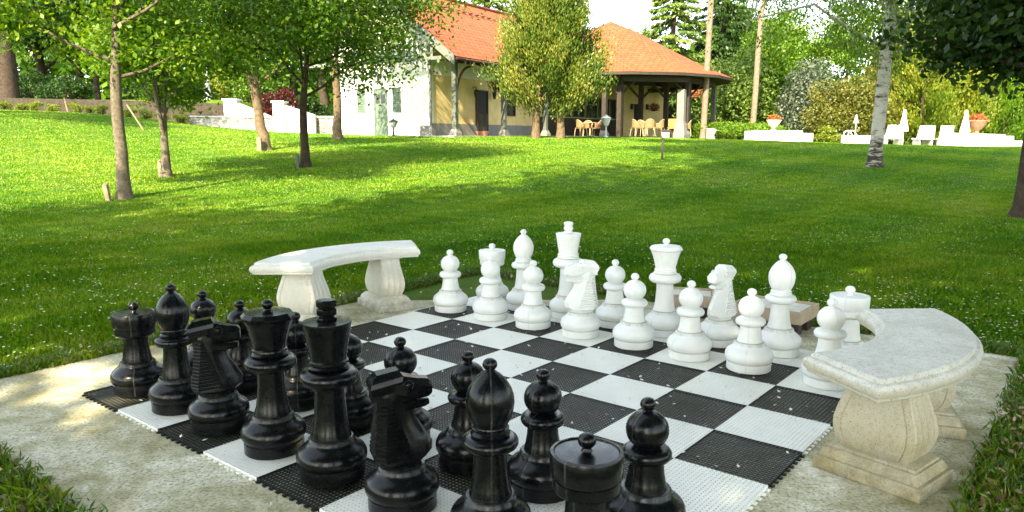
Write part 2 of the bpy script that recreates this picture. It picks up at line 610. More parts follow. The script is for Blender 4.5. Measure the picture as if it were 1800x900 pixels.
def deciduous(name, base, trunk_r, fork, height, rad, nleaf, leaf, mat, bark, seed, label, lean=(0, 0), crown_low=None, limbs=7, stems=1,
              group=None, squash=1.0, cat='tree', cl=.42, off=(0, 0), flat_bottom=.55, subs=4, only_trunk_z=None, hang=0.0, sub_r=1.0):
    """tapered trunk, limbs and twigs; leaves gathered in clumps round the twigs"""
    r = np.random.default_rng(seed)
    root = empty(name, base, 0, label, cat, group)
    low = crown_low if crown_low is not None else fork
    cz = (low + height) / 2; rz = (height - low) / 2
    paths = []; tips = []
    for s in range(stems):
        a0 = 2 * PI * s / max(stems, 1) + r.uniform(0, 1)
        sp = 0 if stems == 1 else rad * .28
        top = Vector((lean[0] + off[0] * .4 + sp * math.cos(a0), lean[1] + off[1] * .4 + sp * math.sin(a0), low + (height - low) * .72))
        f = Vector((lean[0] * .4, lean[1] * .4, fork))
        pts = []
        if s == 0:
            pts.append((Vector((0, 0, -.15)), trunk_r * 2.1)); pts.append((Vector((0, 0, .03)), trunk_r * 1.5)); pts.append((Vector((0, 0, .16)), trunk_r * 1.18)); pts.append((Vector((0, 0, .45)), trunk_r * 1.02))
            for k in (.4, .7): pts.append((Vector((f.x * k + r.normal() * trunk_r * .18, f.y * k + r.normal() * trunk_r * .18, f.z * k)), trunk_r * (1.0 - .14 * k)))
        pts.append((f - Vector((0, 0, .03)), trunk_r * (.84 if s == 0 else .6)))
        for k in (.25, .5, .75, 1):
            q = f.lerp(top, k) + Vector((r.normal() * .05, r.normal() * .05, 0)) * height * .25
            pts.append((q, trunk_r * (.62 if stems == 1 else .5) * (1.03 - k)))
        paths.append(([a for a, b in pts], [b for a, b in pts]))
        nl = max(2, limbs // stems)
        for i in range(nl):
            t = (i + r.uniform(.1, .9)) / nl
            st = f.lerp(top, t * .85)
            if low < fork - .8 and t < .55:
                st = Vector((f.x, f.y, 0)) * ((low + (fork - low) * t / .55) / fork) + Vector((0, 0, low + (fork - low) * t / .55))
            az = a0 + (2.4 * i + r.uniform(-.4, .4))
            zz = cz + rz * (-.75 + 1.5 * t + r.uniform(-.15, .15))
            ex = math.sqrt(max(.08, 1 - ((zz - cz) / rz) ** 2 * (.75 if zz < cz else 1)))
            e = Vector((off[0] + rad * ex * .8 * math.cos(az), off[1] + rad * ex * .8 * math.sin(az) * squash, zz))
            mid = st.lerp(e, .5) + Vector((r.normal(), r.normal(), abs(r.normal()) + .2)) * rad * .09
            rr = trunk_r * (.34 - .16 * t)
            P_ = [st, st.lerp(mid, .5) + Vector((0, 0, -.02 * rad)), mid, mid.lerp(e, .55), e]
            paths.append((P_, [rr, rr * .8, rr * .6, rr * .38, rr * .12]))
            tips += [(mid, .75), (mid.lerp(e, .55), 1), (e, 1)]
            for j in range(subs):
                b0 = (mid.lerp(e, r.uniform(0, .8))) if r.uniform() > .3 else st.lerp(mid, r.uniform(.5, 1))
                d = Vector(unit(r.normal(size=(1, 3)))[0]); d.z = d.z * .7 + .1
                b1 = b0 + d * rad * r.uniform(.25, .5) * sub_r
                b1.z = max(b1.z, low + rz * .05)
                mm = b0.lerp(b1, .5) + Vector((0, 0, .03 * rad))
                paths.append(([b0, mm, b1], [rr * .35, rr * .2, rr * .06]))
                tips += [(b1, 1), (mm, .6)]
        tips.append((top, 1))
    link('trunk', _me(bark_tubes(paths), 'trunk'), bark, root)
    tp = np.array([list(a) for a, b in tips]); tw = np.array([b for a, b in tips])
    k = r.choice(len(tp), nleaf, p=tw / tw.sum())
    cs = rad * cl * r.uniform(.55, 1.15, len(tp))
    g = unit(r.normal(size=(nleaf, 3))) * (r.uniform(0, 1, (nleaf, 1)) ** .55)
    P = tp[k] + g * cs[k][:, None] * np.array([1, 1, .62])
    if hang: P[:, 2] -= r.exponential(hang, nleaf)
    # keep a loose crown outline
    q = (P - np.array([off[0], off[1], cz])) / np.array([rad * 1.12, rad * 1.12 * squash, rz * 1.12])
    keep = (np.linalg.norm(q, axis=1) < 1.0 + r.normal(size=nleaf) * .07) | (r.uniform(size=nleaf) < .03)
    keep &= P[:, 2] > low - flat_bottom * (.3 + r.uniform(size=nleaf)) - (hang * 3)
    P = P[keep]; kk = k[keep]
    clv = r.uniform(-.22, .22, len(tp))
    var = np.clip(.45 + clv[kk] * 1.3 + r.normal(size=len(P)) * .24, 0, 1)
    ax = None
    if hang: ax = np.tile([0, 0, -1.2], (len(P), 1))
    V, F = leaf_quads(P, leaf, leaf * .62, r, ax, flat=.12 if not hang else 0)
    np_mesh('crown', V, F, var, mat, root)
    return root


def _me(bm, name, sm=60):
    bmesh.ops.recalc_face_normals(bm, faces=bm.faces)
    if sm: smooth(bm, sm)
    me = bpy.data.meshes.new(name)
    bm.to_mesh(me); bm.free()
    return me


def conifer(name, base, trunk_r, height, rad, low, n, leaf, mat, bark, seed, label, droop=.35, group=None, power=.85, upright=False, trunks=1, cat='tree', gap=.0, dens=1.0, tz=None):
    r = np.random.default_rng(seed)
    root = empty(name, base, 0, label, cat, group)
    for t in range(trunks):
        dx = (t - (trunks - 1) / 2) * rad * .42
        bm = bmesh.new()
        hh = height * (.97 if trunks == 1 else .6)
        tube(bm, [(dx, 0, -.2), (dx + .02, 0, .4), (dx * .9 + r.normal() * .03, r.normal() * .03, hh * .3), (dx * .5, 0, hh * .65), (0, 0, hh)],
             [trunk_r * 1.35, trunk_r, trunk_r * .8, trunk_r * .5, trunk_r * .06], 9)
        if upright:
            for k in range(5):
                a = r.uniform(0, 2 * PI); z0 = low + r.uniform(-.1, .5)
                tube(bm, [(dx, 0, z0 - .3), (dx + .3 * rad * math.cos(a), .3 * rad * math.sin(a), z0 + .5), (dx + .6 * rad * math.cos(a), .6 * rad * math.sin(a), z0 + 1.6)], [trunk_r * .5, trunk_r * .33, trunk_r * .1], 6)
        link('trunk', _me(bm, 'trunk'), bark, root)
    # branches as curved rows of sprays
    nb = int((height - low) * (9 if not upright else 14) * dens)
    Ps, As, Vs = [], [], []
    per = max(6, n // nb)
    for i in range(nb):
        t = ((i + r.uniform()) / nb) ** (1.0 if not upright else .9)
        z0 = low + (height - low) * t
        w = rad * ((1 - t) ** power) * r.uniform(.72, 1.12) + .08
        if upright: w = rad * math.sin(min(1, t * 4.5 + .62) * PI / 2) * (1 - t) ** .62 * 1.14 * r.uniform(.7, 1.08) + .05
        az = i * 2.39996 + r.normal() * .35
        s = np.sqrt(r.uniform(.03, 1, per))
        d = np.array([math.cos(az), math.sin(az), 0])
        sd = np.array([-math.sin(az), math.cos(az), 0])
        if upright:
            Q = d * (s * w)[:, None] + np.array([0, 0, 1]) * (z0 + (s ** 2) * w * .35)[:, None]
            Q += r.normal(size=(per, 3)) * np.array([.16, .16, .22]) * (.5 + w * .28)
            A = np.tile(d * .5 + np.array([0, 0, 1.0]), (per, 1))
        else:
            Q = d * (s * w)[:, None] + np.array([0, 0, 1]) * (z0 - droop * w * s ** 1.4 + .12 * w * s ** 4)[:, None]
            Q += sd * (r.normal(size=per) * .17 * w * s)[:, None]
            Q[:, 2] -= r.exponential(.11, per) * w * .35
            A = np.tile(d * .8 + np.array([0, 0, -.7]), (per, 1)) + sd * r.normal(size=(per, 1)) * .5
        Ps.append(Q); As.append(A); Vs.append(np.full(per, r.uniform(-.34, .34)) + (s - .6) * .25)
    P = np.concatenate(Ps); A = np.concatenate(As); vv = np.concatenate(Vs)
    var = np.clip(.45 + vv + r.normal(size=len(P)) * .18, 0, 1)
    V, F = leaf_quads(P, leaf, leaf * .42, r, A)
    np_mesh('crown', V, F, var, mat, root)
    return root


def shrub(name, base, rad, height, n, leaf, mat, seed, label, cat='shrub', group=None, lumps=14, stem=M['bark_dark'], low=.0, sx=1.0):
    r = np.random.default_rng(seed)
    root = empty(name, base, 0, label, cat, group)
    c = []
    for i in range(lumps):
        d = unit(r.normal(size=(1, 3)))[0]
        c.append([d[0] * rad * .62 * sx, d[1] * rad * .62, low + (height - low) * (.42 + .36 * d[2])])
    c = np.array(c)
    k = r.integers(0, lumps, n)
    g = unit(r.normal(size=(n, 3))) * (r.uniform(.2, 1, (n, 1)) ** .5)
    cr = r.uniform(.34, .55, lumps)
    P = c[k] + g * cr[k][:, None] * np.array([rad * sx, rad, (height - low) * .5])
    P = P[P[:, 2] > .02]; k = k[:len(P)]
    var = np.clip(.5 + r.normal(size=len(P)) * .22 + r.uniform(-.15, .15, lumps)[k], 0, 1)
    V, F = leaf_quads(P, leaf, leaf * .6, r)
    np_mesh('foliage', V, F, var, mat, root)
    bm = bmesh.new()
    for i in range(4):
        e = c[r.integers(0, lumps)]
        tube(bm, [(e[0] * .1, e[1] * .1, -.1), (e[0] * .4, e[1] * .4, e[2] * .5), tuple(e)], [.05, .035, .01], 5)
    link('stem', _me(bm, 'stem'), stem, root)
    return root


# ================================================================== THE GROUND
xs = np.unique(np.concatenate([np.arange(-400, -60, 20), np.arange(-60, -16, 2), np.arange(-16, -5, .5), np.arange(-5, 5, .2), np.arange(5, 24, .5), np.arange(24, 60, 2), np.arange(60, 401, 20), [-15.2, -14.8, -14.4]]))
ys = np.unique(np.concatenate([np.arange(-60, -4, 2), np.arange(-4, 10, .2), np.arange(10, 42, .5), [40.15, 40.3], np.arange(42, 80, 2), np.arange(80, 600, 20)]))
X, Y = np.meshgrid(xs, ys)
Z = terr(X, Y)
V = np.stack([X, Y, Z], -1).reshape(-1, 3)
nx, ny = len(xs), len(ys)
I = np.arange(nx * ny).reshape(ny, nx)
F = np.stack([I[:-1, :-1], I[:-1, 1:], I[1:, 1:], I[1:, :-1]], -1).reshape(-1, 4)
g = np_mesh('lawn', V, F, None, M['lawn'], None, True)
tag(g, 'green lawn rising gently from the chess terrace to the house', 'lawn', kind='structure')

# concrete terrace
SL = [(-.62, -.50), (3.52, -.50), (3.50, 3.62), (-.62, 3.60)]
bm = bmesh.new()
edge = []
for (a, b) in zip(SL, SL[1:] + SL[:1]):
    for k in range(26):
        t = k / 26
        w = .014 * random.gauss(0, 1) if k else 0
        dx, dy = b[0] - a[0], b[1] - a[1]
        l = math.hypot(dx, dy)
        edge.append((a[0] + dx * t - dy / l * w, a[1] + dy * t + dx / l * w))
prism(bm, [tuple(B(x, y)[:2]) for x, y in edge], -.10, 0.0)
o = fin(bm, 'concrete_terrace', M['slab'])
tag(o, 'weathered square concrete pad under the giant chess set', 'terrace', kind='structure')

# ================================================================== GRASS BLADES (near and middle lawn)
def inslab(x, y, m=0.0):
    c, s = math.cos(YAW), math.sin(YAW)
    bx = x * c + y * s + BX0
    by = -x * s + y * c + BY0
    return (bx > -.62 - m) & (bx < 3.51 + m) & (by > -.50 - m) & (by < 3.61 + m), bx, by


def blades(n, y0, y1, h, w, seed, tmax=.80, pw=1.0, rngx=None):
    r = np.random.default_rng(seed)
    y = y0 + (y1 - y0) * r.uniform(0, 1, n) ** pw
    x = r.uniform(-1, 1, n) * (y * tmax + .5) if rngx is None else r.uniform(rngx[0], rngx[1], n)
    ins, _, _ = inslab(x, y, -.01)
    # clumping
    x += r.normal(size=n) * .01
    k = ~ins
    x, y = x[k], y[k]
    n = len(x)
    z = terr(x, y)
    hh = h * r.uniform(.55, 1.25, n) * (1 + .25 * np.sin(x * 2.3 + 1.3 * np.sin(y * 1.7)))
    az = r.uniform(0, 2 * PI, n)
    ln = r.uniform(.1, .75, n)
    d = np.stack([np.cos(az), np.sin(az), np.zeros(n)], 1)
    s = np.stack([-np.sin(az), np.cos(az), np.zeros(n)], 1)
    b = np.stack([x, y, z - .005], 1)
    up = np.array([0, 0, 1.0])
    W = w * r.uniform(.7, 1.3, n)[:, None] / 2
    m = b + up * (hh * .6)[:, None] + d * (hh * ln * .35)[:, None]
    t = b + up * (hh * (1 - .25 * ln))[:, None] + d * (hh * ln)[:, None]
    V = np.stack([b - s * W, b + s * W, m + s * W * .8, t, m - s * W * .8], 1).reshape(-1, 3)
    F = np.arange(n * 5).reshape(n, 5)
    var = np.clip(.45 + r.normal(size=n) * .22 + .12 * np.sin(x * .9 + y * .6) + .1 * np.sin(x * 3.1 - y * 2.3) + .16 * np.sin(x * .37 + 2 * np.sin(y * .31)) * np.sin(y * .53 + x * .2) + .12 * np.sin(x * 5.7 + 3 * np.sin(y * 4.1)), 0, .985)
    var[r.uniform(size=n) < .012] = 1
    return V, F, var


parts = [blades(60000, .6, 4.2, .055, .0055, 1, .95),
         blades(340000, 3.6, 8.5, .042, .0060, 2, .92),
         blades(320000, 8, 14, .036, .010, 3, .96),
         blades(300000, 13.5, 24, .034, .018, 4, .95, .9),
         blades(180000, 23, 37, .034, .034, 5, .9, .9)]
V = np.concatenate([a for a, b, c_ in parts]); off = 0; Fs = []
for a, b, c_ in parts:
    Fs.append(b + off); off += len(a)
o = np_mesh('grass', V, np.concatenate(Fs), np.concatenate([c_ for a, b, c_ in parts]), M['grass'])
tag(o, 'short mown grass growing all over the lawn', 'grass', kind='stuff')

# daisies and clover heads
r = np.random.default_rng(11)
n = 17000
y = 3.8 + 20 * r.uniform(0, 1, n) ** 1.25
x = r.uniform(-1, 1, n) * y * .78
cl = np.sin(x * 1.3 + 2 * np.sin(y * .9)) + np.sin(y * 1.9 - x * .7)
k = (r.uniform(-1.4, 2, n) < cl) & ~inslab(x, y, .04)[0]
x, y = x[k], y[k]; n = len(x)
P = np.stack([x, y, terr(x, y) + r.uniform(.035, .055, n)], 1)
aa = r.uniform(0, 2 * PI, n); s_ = r.uniform(.0050, .0100, n) * (1 + np.clip((y - 8) * .045, 0, .8))
V = []
for q in range(6):
    t = aa + q * PI / 3
    tl = r.normal(size=n) * .3
    V.append(P + np.stack([np.cos(t) * s_, np.sin(t) * s_, tl * s_ * .4], 1))
V = np.stack(V, 1).reshape(-1, 3)
o = np_mesh('daisies', V, np.arange(n * 6).reshape(n, 6), None, M['daisy'])
tag(o, 'tiny white daisies and clover heads dotted through the lawn', 'flowers', kind='stuff')

# dry leaves and weeds along the terrace edges
r = np.random.default_rng(12)
pts = []
for (a, b), nn in zip(zip(SL, SL[1:] + SL[:1]), (900, 1500, 900, 900)):
    t = r.uniform(0, 1, nn)
    dx, dy = b[0] - a[0], b[1] - a[1]; l = math.hypot(dx, dy)
    o_ = np.abs(r.normal(size=nn)) * (.10 if nn < 1500 else .30) + r.normal(size=nn) * .02
    pts.append(np.stack([a[0] + dx * t + dy / l * o_, a[1] + dy * t - dx / l * o_], 1))
pts = np.concatenate(pts)
c_, s_ = math.cos(YAW), math.sin(YAW)
X = (pts[:, 0] - BX0) * c_ - (pts[:, 1] - BY0) * s_
Y = (pts[:, 0] - BX0) * s_ + (pts[:, 1] - BY0) * c_
P = np.stack([X, Y, np.where(inslab(X, Y)[0], .004, terr(X, Y) + r.uniform(.005, .035, len(X)))], 1)
V, F = leaf_quads(P, .035, .022, r, flat=.6)
V[:, 2] = np.maximum(V[:, 2], .0015 * 0 + np.repeat(np.where(inslab(X, Y)[0], .002, -.01), 4))
o = np_mesh('leaf_litter', V, F, r.uniform(0, 1, len(F)), M['litter'])
tag(o, 'dry brown leaves and seed husks along the terrace edge', 'leaf litter', kind='stuff')
n = 42000
side = r.integers(0, 4, n)
t = r.uniform(0, 1, n)
wx = []
for (a, b), q in zip(zip(SL, SL[1:] + SL[:1]), range(4)):
    pass
A_ = np.array(SL)[side]; B_ = np.array(SL[1:] + SL[:1])[side]
dd = B_ - A_; ll = np.linalg.norm(dd, axis=1)
oo = np.abs(r.normal(size=n)) * np.array([.35, .55, .06, .06])[side] - .02
cl = np.sin(t * 25 + side) + np.sin(t * 61)
q = A_ + dd * t[:, None] + np.stack([dd[:, 1], -dd[:, 0]], 1) / ll[:, None] * oo[:, None]
k = (r.uniform(-2, 1.6, n) < cl)
q = q[k]; n = len(q)
X = (q[:, 0] - BX0) * c_ - (q[:, 1] - BY0) * s_
Y = (q[:, 0] - BX0) * s_ + (q[:, 1] - BY0) * c_
P = np.stack([X, Y, terr(X, Y) + r.uniform(.0, .075, n)], 1)
V, F = leaf_quads(P, .034, .0065, r, np.tile([0, 0, .9], (n, 1)) + r.normal(size=(n, 3)) * .6)
o = np_mesh('edge_weeds', V, F, r.uniform(0, 1, len(F)), M['weed'])
tag(o, 'scruffy weeds and longer tufts beside the concrete pad', 'weeds', kind='stuff')

# ================================================================== THE CHESSBOARD
board = empty('chessboard', B(0, 0, 0), YAW, 'giant black and white chessboard of snap-together perforated plastic tiles', 'chessboard')
NH = 22


def tile_mesh(name, hole, sides):
    """perforated tile: top sheet with NH x NH square holes with walls; sides: edges that carry loops"""
    s = SQ - .0015
    t = .013
    p_ = s / NH
    hw = p_ * hole / 2
    Vv = []; Ff = []
    def v(x, y, z):
        Vv.append((x, y, z)); return len(Vv) - 1
    for i in range(NH):
        for j in range(NH):
            x0, y0 = i * p_, j * p_; x1, y1 = x0 + p_, y0 + p_
            cx, cy = (x0 + x1) / 2, (y0 + y1) / 2
            o4 = [v(x0, y0, t), v(x1, y0, t), v(x1, y1, t), v(x0, y1, t)]
            i4 = [v(cx - hw, cy - hw, t), v(cx + hw, cy - hw, t), v(cx + hw, cy + hw, t), v(cx - hw, cy + hw, t)]
            b4 = [v(cx - hw, cy - hw, t - .0022), v(cx + hw, cy - hw, t - .0022), v(cx + hw, cy + hw, t - .0022), v(cx - hw, cy + hw, t - .0022)]
            for k in range(4):
                k2 = (k + 1) % 4
                Ff.append((o4[k], o4[k2], i4[k2], i4[k]))
                Ff.append((i4[k], i4[k2], b4[k2], b4[k]))
    for (ax, ay, bx, by) in ((0, 0, s, 0), (s, 0, s, s), (s, s, 0, s), (0, s, 0, 0)):
        Ff.append((v(ax, ay, .001), v(bx, by, .001), v(bx, by, t), v(ax, ay, t)))
    def bx8(x0, x1, y0, y1, z0, z1):
        q = [v(x, y, z) for z in (z0, z1) for x, y in ((x0, y0), (x1, y0), (x1, y1), (x0, y1))]
        for f in ((3, 2, 1, 0), (4, 5, 6, 7), (0, 1, 5, 4), (1, 2, 6, 5), (2, 3, 7, 6), (3, 0, 4, 7)): Ff.append(tuple(q[a] for a in f))
    for sd in sides:
        for k in range(9):
            c = s * (k + .5) / 9
            a, b = c - .0075, c + .0075
            if sd == 'y0': bx8(a, b, -.014, -.0005, .0012, .0075)
            if sd == 'x1': bx8(s + .0005, s + .014, a, b, .0012, .0075)
            if sd == 'x0': bx8(-.014, -.0005, a, b, .0012, .0075)
            if sd == 'y1': bx8(a, b, s + .0005, s + .014, .0012, .0075)
    me = bpy.data.meshes.new(name)
    me.from_pydata(Vv, [], Ff)
    me.update()
    return me


tc = {}
for i in range(8):
    for j in range(8):
        blk = (i + j) % 2 == 0
        sides = tuple(sd for sd, c0 in (('y0', j == 0), ('x1', i == 7)) if c0)
        key = (blk, sides)
        if key not in tc:
            tc[key] = tile_mesh('tile', .70 if blk else .38, sides)
            tc[key].materials.append(M['tile_b'] if blk else M['tile_w'])
        o = bpy.data.objects.new('tile', tc[key])
        COL.objects.link(o)
        o.parent = board
        o.location = (i * SQ, j * SQ, 0.0)
        o['label'] = 'black perforated tile' if blk else 'white perforated tile'

# petals strewn over the board and pad
r = np.random.default_rng(21)
n = 800
bx = r.uniform(-.5, 3.4, n); by = r.uniform(-.4, 3.5, n)
k = ((bx > 0) & (bx < 2.96) & (by > 0) & (by < 2.96)) | (r.uniform(size=n) < .2)
bx, by = bx[k], by[k]; n = len(bx)
on = (bx > 0) & (bx < 2.96) & (by > 0) & (by < 2.96)
X = (bx - BX0) * c_ - (by - BY0) * s_; Y = (bx - BX0) * s_ + (by - BY0) * c_
P = np.stack([X, Y, np.where(on, .0175, .005)], 1)
V, F = leaf_quads(P, .021, .015, r, flat=.8)
zb = np.repeat(P[:, 2], 4)
V[:, 2] = np.clip(V[:, 2], zb - .003, zb + .006)
o = np_mesh('fallen_petals', V, F, None, M['petal'])
tag(o, 'small pale petals and seed husks scattered over the board', 'petals', kind='stuff')


# ================================================================== CHESS PIECES
def arc(cr, cz, r, a0, a1, n=8, sz=1.0):
    return [(cr + r * math.cos(R_(a0 + (a1 - a0) * k / n)), cz + r * sz * math.sin(R_(a0 + (a1 - a0) * k / n))) for k in range(n + 1)]


def base_prof(k=1.0):
    return [(0, 0.001), (.112 * k, 0.001), (.115 * k, .004), (.115 * k, .045), (.1095 * k, .048), (.1095 * k, .051), (.118 * k, .054), (.1235 * k, .064), (.1255 * k, .078), (.1235 * k, .092),
            (.117 * k, .105), (.105 * k, .116), (.094 * k, .124), (.086 * k, .131), (.082 * k, .138), (.080 * k, .146), (.076 * k, .151), (.068 * k, .1525), (0, .1525)]


def part(prof, name, mat, root, n=44, sm=38, sy=1.0, rot=0.0, fn=None):
    bm = bmesh.new()
    lathe(bm, prof, n, sy=sy, rot=rot)
    if fn: fn(bm)
    return fin(bm, name, mat, root, sm)


def collar(z, r, hh, inner):
    return [(inner, z - hh)] + [(r - hh + hh * math.cos(R_(a)), z + hh * math.sin(R_(a)) * .95) for a in range(-90, 91, 15)] + [(inner, z + hh)]


def knob(z, r, neck, zn):
    """small round knob: neck starts at zn, ball centre z"""
    return [(neck * 1.5, zn - .004), (neck, zn + .004), (neck * .92, z - r * .8)] + [(max(r * math.cos(R_(a)), 0), z + r * .86 * math.sin(R_(a))) for a in range(-50, 91, 14)] + [(0, z + r * .86)]


def pawn(m):
    t = empty('pawn')
    part(base_prof(), 'base', m, t)
    part([(.066, .1535), (.066, .157), (.0605, .175), (.0555, .205), (.0525, .238), (.052, .2385)], 'stem', m, t)
    part(collar(.2615, .0775, .0225, .048), 'collar', m, t)
    part([(.050, .284)] + [(.0665 * math.cos(R_(a)), .3375 + .062 * math.sin(R_(a))) for a in range(-54, 84, 8)] + [(.008, .3995), (0, .3995)], 'head', m, t)
    part(knob(.4185, .0245, .0135, .398), 'knob', m, t, 24)
    return t


def bishop(m):
    t = empty('bishop')
    part(base_prof(), 'base', m, t)
    part([(.066, .1535), (.066, .158), (.060, .18), (.0545, .22), (.0505, .27), (.050, .299)], 'stem', m, t)
    part(collar(.3195, .0865, .0215, .048), 'collar', m, t)
    part([(.050, .341), (.059, .342), (.061, .349), (.057, .354), (.0545, .357), (.0575, .360), (.0575, .366), (.052, .369), (.051, .373), (.057, .383), (.0655, .402), (.0715, .424), (.0735, .445), (.0715, .466),
          (.065, .486), (.054, .505), (.041, .521), (.029, .532), (.019, .539), (.014, .543), (0, .543)], 'head', m, t)
    part(knob(.5595, .0225, .013, .541), 'knob', m, t, 24)
    return t


def rook(m):
    t = empty('rook')
    part(base_prof(), 'base', m, t)
    part([(.068, .1535), (.068, .158), (.063, .18), (.0585, .215), (.056, .25), (.059, .272), (.068, .279)], 'stem', m, t)
    bm = bmesh.new()
    lathe(bm, [(.068, .2795), (.086, .283), (.092, .290), (.0925, .318), (.0895, .3205), (.0895, .3235), (.096, .325), (.0985, .330), (.1005, .389), (.0985, .393), (.090, .3945), (.086, .391), (.05, .3925), (.02, .394), (0, .394)], 48)
    for v in bm.verts:            # worn scalloped rim
        rr = math.hypot(v.co.x, v.co.y)
        if v.co.z > .388 and rr > .088:
            a = math.atan2(v.co.y, v.co.x)
            v.co.z += .0005 * math.cos(a * 12)
    fin(bm, 'crown', m, t, 35)
    part(knob(.423, .0250, .0135, .393), 'knob', m, t, 24)
    return t


def queen(m):
    t = empty('queen')
    part(base_prof(1.0), 'base', m, t)
    part([(.070, .1535), (.070, .158), (.063, .18), (.057, .22), (.0525, .28), (.052, .331)], 'stem', m, t)
    part(collar(.3595, .1005, .029, .05), 'collar', m, t)
    part([(.055, .389), (.068, .390), (.0715, .396), (.067, .402), (.064, .405), (.068, .409), (.067, .415), (.0625, .419), (.062, .425), (.066, .442), (.0735, .475), (.085, .512), (.0935, .5315), (.0935, .532)], 'crown', m, t)
    part([(.0935, .5325), (.1005, .537), (.1025, .546), (.090, .5605), (.04, .5650), (0, .5655)], 'crown_rim', m, t, 12, 10)
    part(knob(.590, .0225, .014, .564), 'knob', m, t, 24)
    return t


def king(m):
    t = empty('king')
    part(base_prof(1.02), 'base', m, t)
    part([(.072, .1535), (.072, .158), (.065, .18), (.0585, .23), (.0545, .29), (.054, .347)], 'stem', m, t)
    part(collar(.3775, .1055, .031, .05), 'collar', m, t)
    part([(.055, .4092), (.070, .410), (.0745, .417), (.070, .4235), (.066, .426), (.0715, .4305), (.0710, .438), (.0655, .4425), (.065, .449), (.0685, .475), (.0755, .515), (.0830, .556), (.0875, .577), (.0868, .580),
          (.040, .5835), (0, .584)], 'crown', m, t)

    def cross(bm):
        pass
    part([(.037, .5845), (.039, .589), (.035, .594), (.027, .597), (.0275, .600), (.0355, .604), (.0375, .611), (.0375, .622), (.033, .626), (.0290, .629), (.033, .632), (.0375, .636), (.0385, .652), (.033, .657), (.010, .661), (0, .661)], 'finial', m, t, 8, 20, sy=.82, rot=R_(22))
    return t


